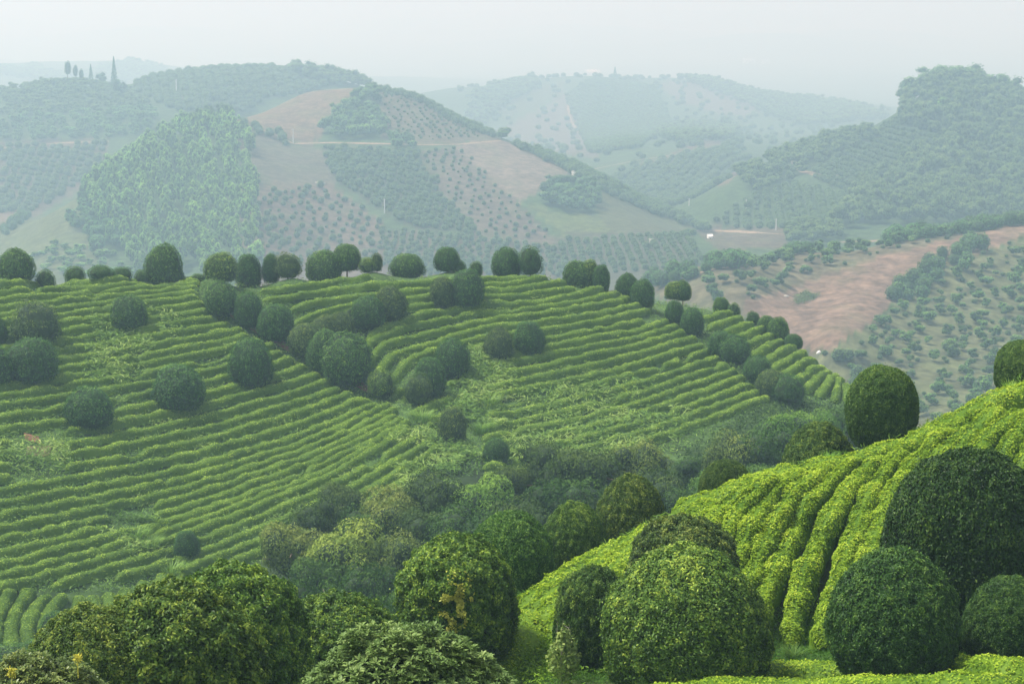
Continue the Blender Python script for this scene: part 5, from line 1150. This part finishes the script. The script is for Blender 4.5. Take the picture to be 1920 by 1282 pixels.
# single far trees with trunks
TG = (.62, .85, .8)
for px, tp, bs, w, ms, nm, lab in [
  (215, 110, 170, 23, CON, 'conifer', 'tallest pointed conifer on the skyline of the left hill'), (223, 142, 185, 30, FARB, 'broadleaf_tree', 'dark tree at the foot of the tallest conifer'),
  (191, 134, 158, 26, FARB, 'broadleaf_tree', 'low round tree left of the tallest conifer'), (171, 123, 156, 18, CON, 'conifer', 'medium conical tree fourth from the left on the left skyline'),
  (153, 130, 153, 9, FAR, 'tall_tree', 'third slim tree from the left on the left skyline'), (142, 122, 153, 9, FAR, 'tall_tree', 'second slim tree from the left on the left skyline'), (128, 115, 153, 12, FAR, 'tall_tree', 'leftmost slim tree on the left skyline'),
  (1458, 300, 325, 30, FARB, 'broadleaf_tree', 'crown rising from the ridge wood left of the right hill'), (1153, 127, 152, 16, CON, 'conifer', 'hazy conifer on the skyline of the far hill'), (1362, 214, 245, 26, FARB, 'broadleaf_tree', 'hazy tree standing out on the far slope'),
  (941, 241, 264, 24, FARB, 'broadleaf_tree', 'dark round tree on the right shoulder of the dome'), (1240, 262, 270, 20, FAR, 'broadleaf_tree', 'small tree above the dirt track on the far slope'), (1653, 196, 218, 10, FAR, 'broadleaf_tree', 'small single tree on the skyline left of the wooded hill'),
  (1765, 178, 215, 24, FARB, 'broadleaf_tree', 'pale green tree standing out of the right wood')]:
    tree(px, tp, w, (600, 1500), lab, ms, (1.6, 2.0, 1.2) if 'pale' in lab else TG, None, name=nm, base=bs, trk=TRKP, trunkfrac=.4 if nm == 'tall_tree' else .12)
# rounded trees topping the wooded hill
for i, (px, tp, w) in enumerate([(1716, 126, 46), (1747, 112, 50), (1785, 106, 50), (1823, 112, 50), (1860, 122, 46), (1898, 136, 46), (1935, 152, 44), (1702, 146, 34)]):
    tree(px, tp + 6, w * 1.25, 795 * KF, 'crown on the skyline of the wooded right hill, %s from the left' % ORD[[1, 2, 3, 4, 5, 6, 7, 0][i]], FARB, (.95, 1.15, 1.0), 'skyline crowns of the right hill', trunkfrac=.05)

# ------------------------------------------------------------------ paths on the hills
for pl, w_, lab in [
  ([(445, 244), (480, 240), (515, 252), (550, 270), (620, 268), (720, 270), (800, 272), (860, 271), (940, 264)], 1.2, 'pale path curving under the cleared dome'),
  ([(-20, 280), (60, 273), (120, 268), (205, 266)], 1.4, 'pale path across the left hill'),
  ([(1068, 180), (1065, 205), (1070, 225), (1085, 250)], 1.6, 'pale track down the far hill'),
  ([(1120, 285), (1140, 262), (1160, 245), (1200, 240)], 2.2, 'pale dirt track on the far hill'),
  ([(1110, 318), (1200, 300), (1280, 288)], 1.5, 'dirt track on the slope between the hills'),
  ([(1495, 290), (1488, 305), (1505, 322), (1540, 330), (1600, 328)], 2.5, 'pale path curving round the orchard saddle'),
  ([(1340, 350), (1365, 330), (1392, 312)], 3, 'pale eroded track left of the right hill'),
  ([(1560, 455), (1640, 452), (1700, 448)], 1.6, 'pale terrace edge along the top of the right hillside'),
  ([(1240, 530), (1330, 507), (1420, 490), (1500, 478)], 1.8, 'pale footpath just under the tree line of the right hillside'),
  ([(1300, 432), (1380, 434), (1470, 440)], 1.5, 'track in the hollow beyond the right hillside')]:
    drape('path', pl, w_, .12, M_PATH, 285, 1500, lab)

# ------------------------------------------------------------------ poles and buildings
def box_verts(x0, x1, y0, y1, z0, z1):
    return [(x0, y0, z0), (x1, y0, z0), (x1, y1, z0), (x0, y1, z0), (x0, y0, z1), (x1, y0, z1), (x1, y1, z1), (x0, y1, z1)]
BF = [(0, 3, 2, 1), (4, 5, 6, 7), (0, 1, 5, 4), (1, 2, 6, 5), (2, 3, 7, 6), (3, 0, 4, 7)]
def boxes(name, bl, mat):
    V_, F_ = [], []
    for b in bl:
        o = len(V_); V_ += box_verts(*b); F_ += [tuple(o + i for i in f) for f in BF]
    return mesh_from(name, np.array(V_, float), np.array(F_), mat=mat)
def pole(px, top, base, label, dmin=285, dmax=1500, arm=True):
    p = hit([px], [base], dmin, dmax)[0]; _, qt = pix_dir(px, top); H_ = CZ + float(qt) * p[1] - p[2]; r = .18 * p[1] / 600
    t = obj('power_pole', None, label=label, cat='power pole', group='power poles', loc=p)
    n_ = 8; V_, F_ = [], []
    for k, (z_, rr) in enumerate(((-.5, r), (H_, r * .7))):
        for j in range(n_): a = 6.283 * j / n_; V_.append((rr * math.cos(a), rr * math.sin(a), z_))
    for j in range(n_): F_.append((j, (j + 1) % n_, n_ + (j + 1) % n_, n_ + j))
    obj('post', mesh_from('post', np.array(V_, float), np.array(F_), smooth=True, mat=M_POLE), parent=t)
    if arm:
        obj('crossarm', boxes('crossarm', [(-.9, .9, -.06, .06, H_ - .7, H_ - .55)], M_METAL), parent=t)
        for x_ in (-.8, 0.05, .8): obj('insulator', boxes('insulator', [(x_ - .06, x_ + .06, -.06, .06, H_ - .55, H_ - .3)], M_WALL), parent=t)
pole(1455, 410, 432, 'white power pole nearest the track in the hollow')
pole(1399, 374, 392, 'white power pole on the dark slope left of the light green trees')
pole(1292, 372, 386, 'thin pole on the slope just right of the middle hill')
pole(721, 373, 400, 'white power pole on the lower slope of the middle hill')
pole(550, 242, 269, 'white power pole standing on the path below the dome')
pole(331, 149, 182, 'white power pole on the left ridge')
pole(1591, 450, 464, 'short white post among the trees atop the right hillside', arm=False)
pole(1500, 452, 462, 'small white marker post on the right hillside tree line', arm=False)
def house(px, base, w, h, dep, label, roof='gable', dmin=285, dmax=3000, rot=.2, name='house', wallm=None, roofm=None, ruin=False):
    p = hit([px], [base], dmin, dmax)[0]; k = p[1] / F; W_, H_ = w * k, h * k; D_ = dep * k
    t = obj(name, None, label=label, cat=name.replace('_', ' '), loc=(p[0], p[1], p[2] - .3), rotz=rot)
    if roof == 'gable':
        hb = H_ * .65
        obj('wall', boxes('wall', [(-W_ / 2, W_ / 2, -D_ / 2, D_ / 2, -1, hb)], wallm or M_WALL), parent=t)
        o_ = .08 * W_
        rv = np.array([(-W_ / 2 - o_, -D_ / 2 - o_, hb), (W_ / 2 + o_, -D_ / 2 - o_, hb), (W_ / 2 + o_, D_ / 2 + o_, hb), (-W_ / 2 - o_, D_ / 2 + o_, hb), (-W_ / 2 - o_, 0, H_), (W_ / 2 + o_, 0, H_)], float)
        me = bpy.data.meshes.new('roof'); me.from_pydata([tuple(v) for v in rv], [], [(0, 1, 5, 4), (2, 3, 4, 5), (0, 4, 3), (1, 2, 5), (0, 3, 2, 1)]); me.materials.append(roofm or M_ROOF)
        obj('roof', me, parent=t)
    else:
        hb = H_
        obj('wall', boxes('wall', [(-W_ / 2, W_ / 2, -D_ / 2, D_ / 2, -1, hb)] + ([(-W_ / 2, -W_ * .2, -D_ / 2, D_ / 2, hb, hb * 1.3)] if ruin else []), wallm or M_WALL), parent=t)
        obj('roof', boxes('roof', [(-W_ * .54, W_ * .54, -D_ * .54, D_ * .54, hb + .005, hb * 1.08)], roofm or M_WALL), parent=t)
    obj('door', boxes('door', [(-.1 * W_, .08 * W_, -D_ / 2 - .06, -D_ / 2 - .01, -.9, hb * .62)], M_DARK), parent=t)
    for x_ in (-.34, .24): obj('window', boxes('window', [(x_ * W_, (x_ + .13) * W_, -D_ / 2 - .05, -D_ / 2 - .01, hb * .4, hb * .7)], M_DARK), parent=t)
house(1080, 333, 15, 10, 9, 'small whitewashed ruined hut at the right side of the middle hill', roof='flat', ruin=True, wallm=M_ROCK, name='hut')
house(1607, 250, 16, 13, 12, 'white house with red roof on the saddle below the right hill')
house(1111, 140, 22, 9, 16, 'pale farmhouse on the skyline of the far hill', roofm=M_WALL)
house(1331, 447, 9, 9, 8, 'tiny white gabled hut in the hollow', name='hut', roofm=M_WALL)
house(1221, 456, 8, 9, 7, 'small pale block hut in the close-planted plot', roof='flat', name='hut', wallm=M_ROCK, roofm=M_ROCK)
house(1405, 97, 20, 9, 14, 'faint pale house on the distant plain', roof='flat')
house(1436, 96, 12, 7, 10, 'smaller faint pale house right of the other on the distant plain', roof='flat')
house(1866, 106, 24, 5, 14, 'long pale building far away behind the wooded hill', roof='flat', name='building')
def rock(px, base, w, h, label, dmin=285, dmax=1500, name='rock_outcrop', cat='rock', seed=1, mat=M_ROCK):
    p = hit([px], [base], dmin, dmax)[0]; k = p[1] / F; cv, cf = ICO[2]
    v_ = cv * (1 + .35 * vnoise(cv, 2, seed))[:, None] * [w * k / 2, w * k / 3, h * k]
    obj(name, mesh_from(name, v_, cf, mat=mat), label=label, cat=cat, loc=p)
rock(600, 344, 18, 4, 'pale rocky outcrop on the brown slope of the middle hill', seed=3)
rock(752, 294, 16, 5, 'pale stone grave mound below the small clump', seed=5)
rock(1086, 556, 9, 3, 'small pale stone on the right hillside', seed=7) if False else rock(1474, 556, 10, 3, 'small pale stone at the left end of the brown field', seed=7)
rock(1536, 662, 9, 5, 'white block at the meeting of the shoulder and the brown field', seed=9, mat=M_WALL, name='white_block', cat='block')
scatter('corn', [([(1488, 572), (1492, 558), (1510, 548), (1535, 555), (1525, 565)], 1.)], 1500, 1.2, .3, M_TREE, 'green leafy crop patch in the brown field', 300, 430, 1.4)

# ------------------------------------------------------------------ haze
hb = boxes('haze', [(-15300, 15300, -40, 20500, -260, CZ + 2.5)], None)
hz = obj('haze', hb, kind='stuff', label='pale morning haze filling the valleys')
m, n, l = new_mat('haze_air')
out = n.new('ShaderNodeOutputMaterial'); pv = n.new('ShaderNodeVolumePrincipled')
pv.inputs['Color'].default_value = HAZE_COLOR; pv.inputs['Density'].default_value = HAZE_DENSITY; pv.inputs['Anisotropy'].default_value = 0.3; pv.inputs['Absorption Color'].default_value = (.60, .31, .085, 1)
l.new(pv.outputs[0], out.inputs['Volume']); hb.materials.append(m)
tris = sum(len(me.loops) - 2 * len(me.polygons) for me in bpy.data.meshes)
print('OBJECTS', len(COL.objects), 'TRIS', tris, 'minZ', float(Z.min()), 'maxZ', float(Z.max()))
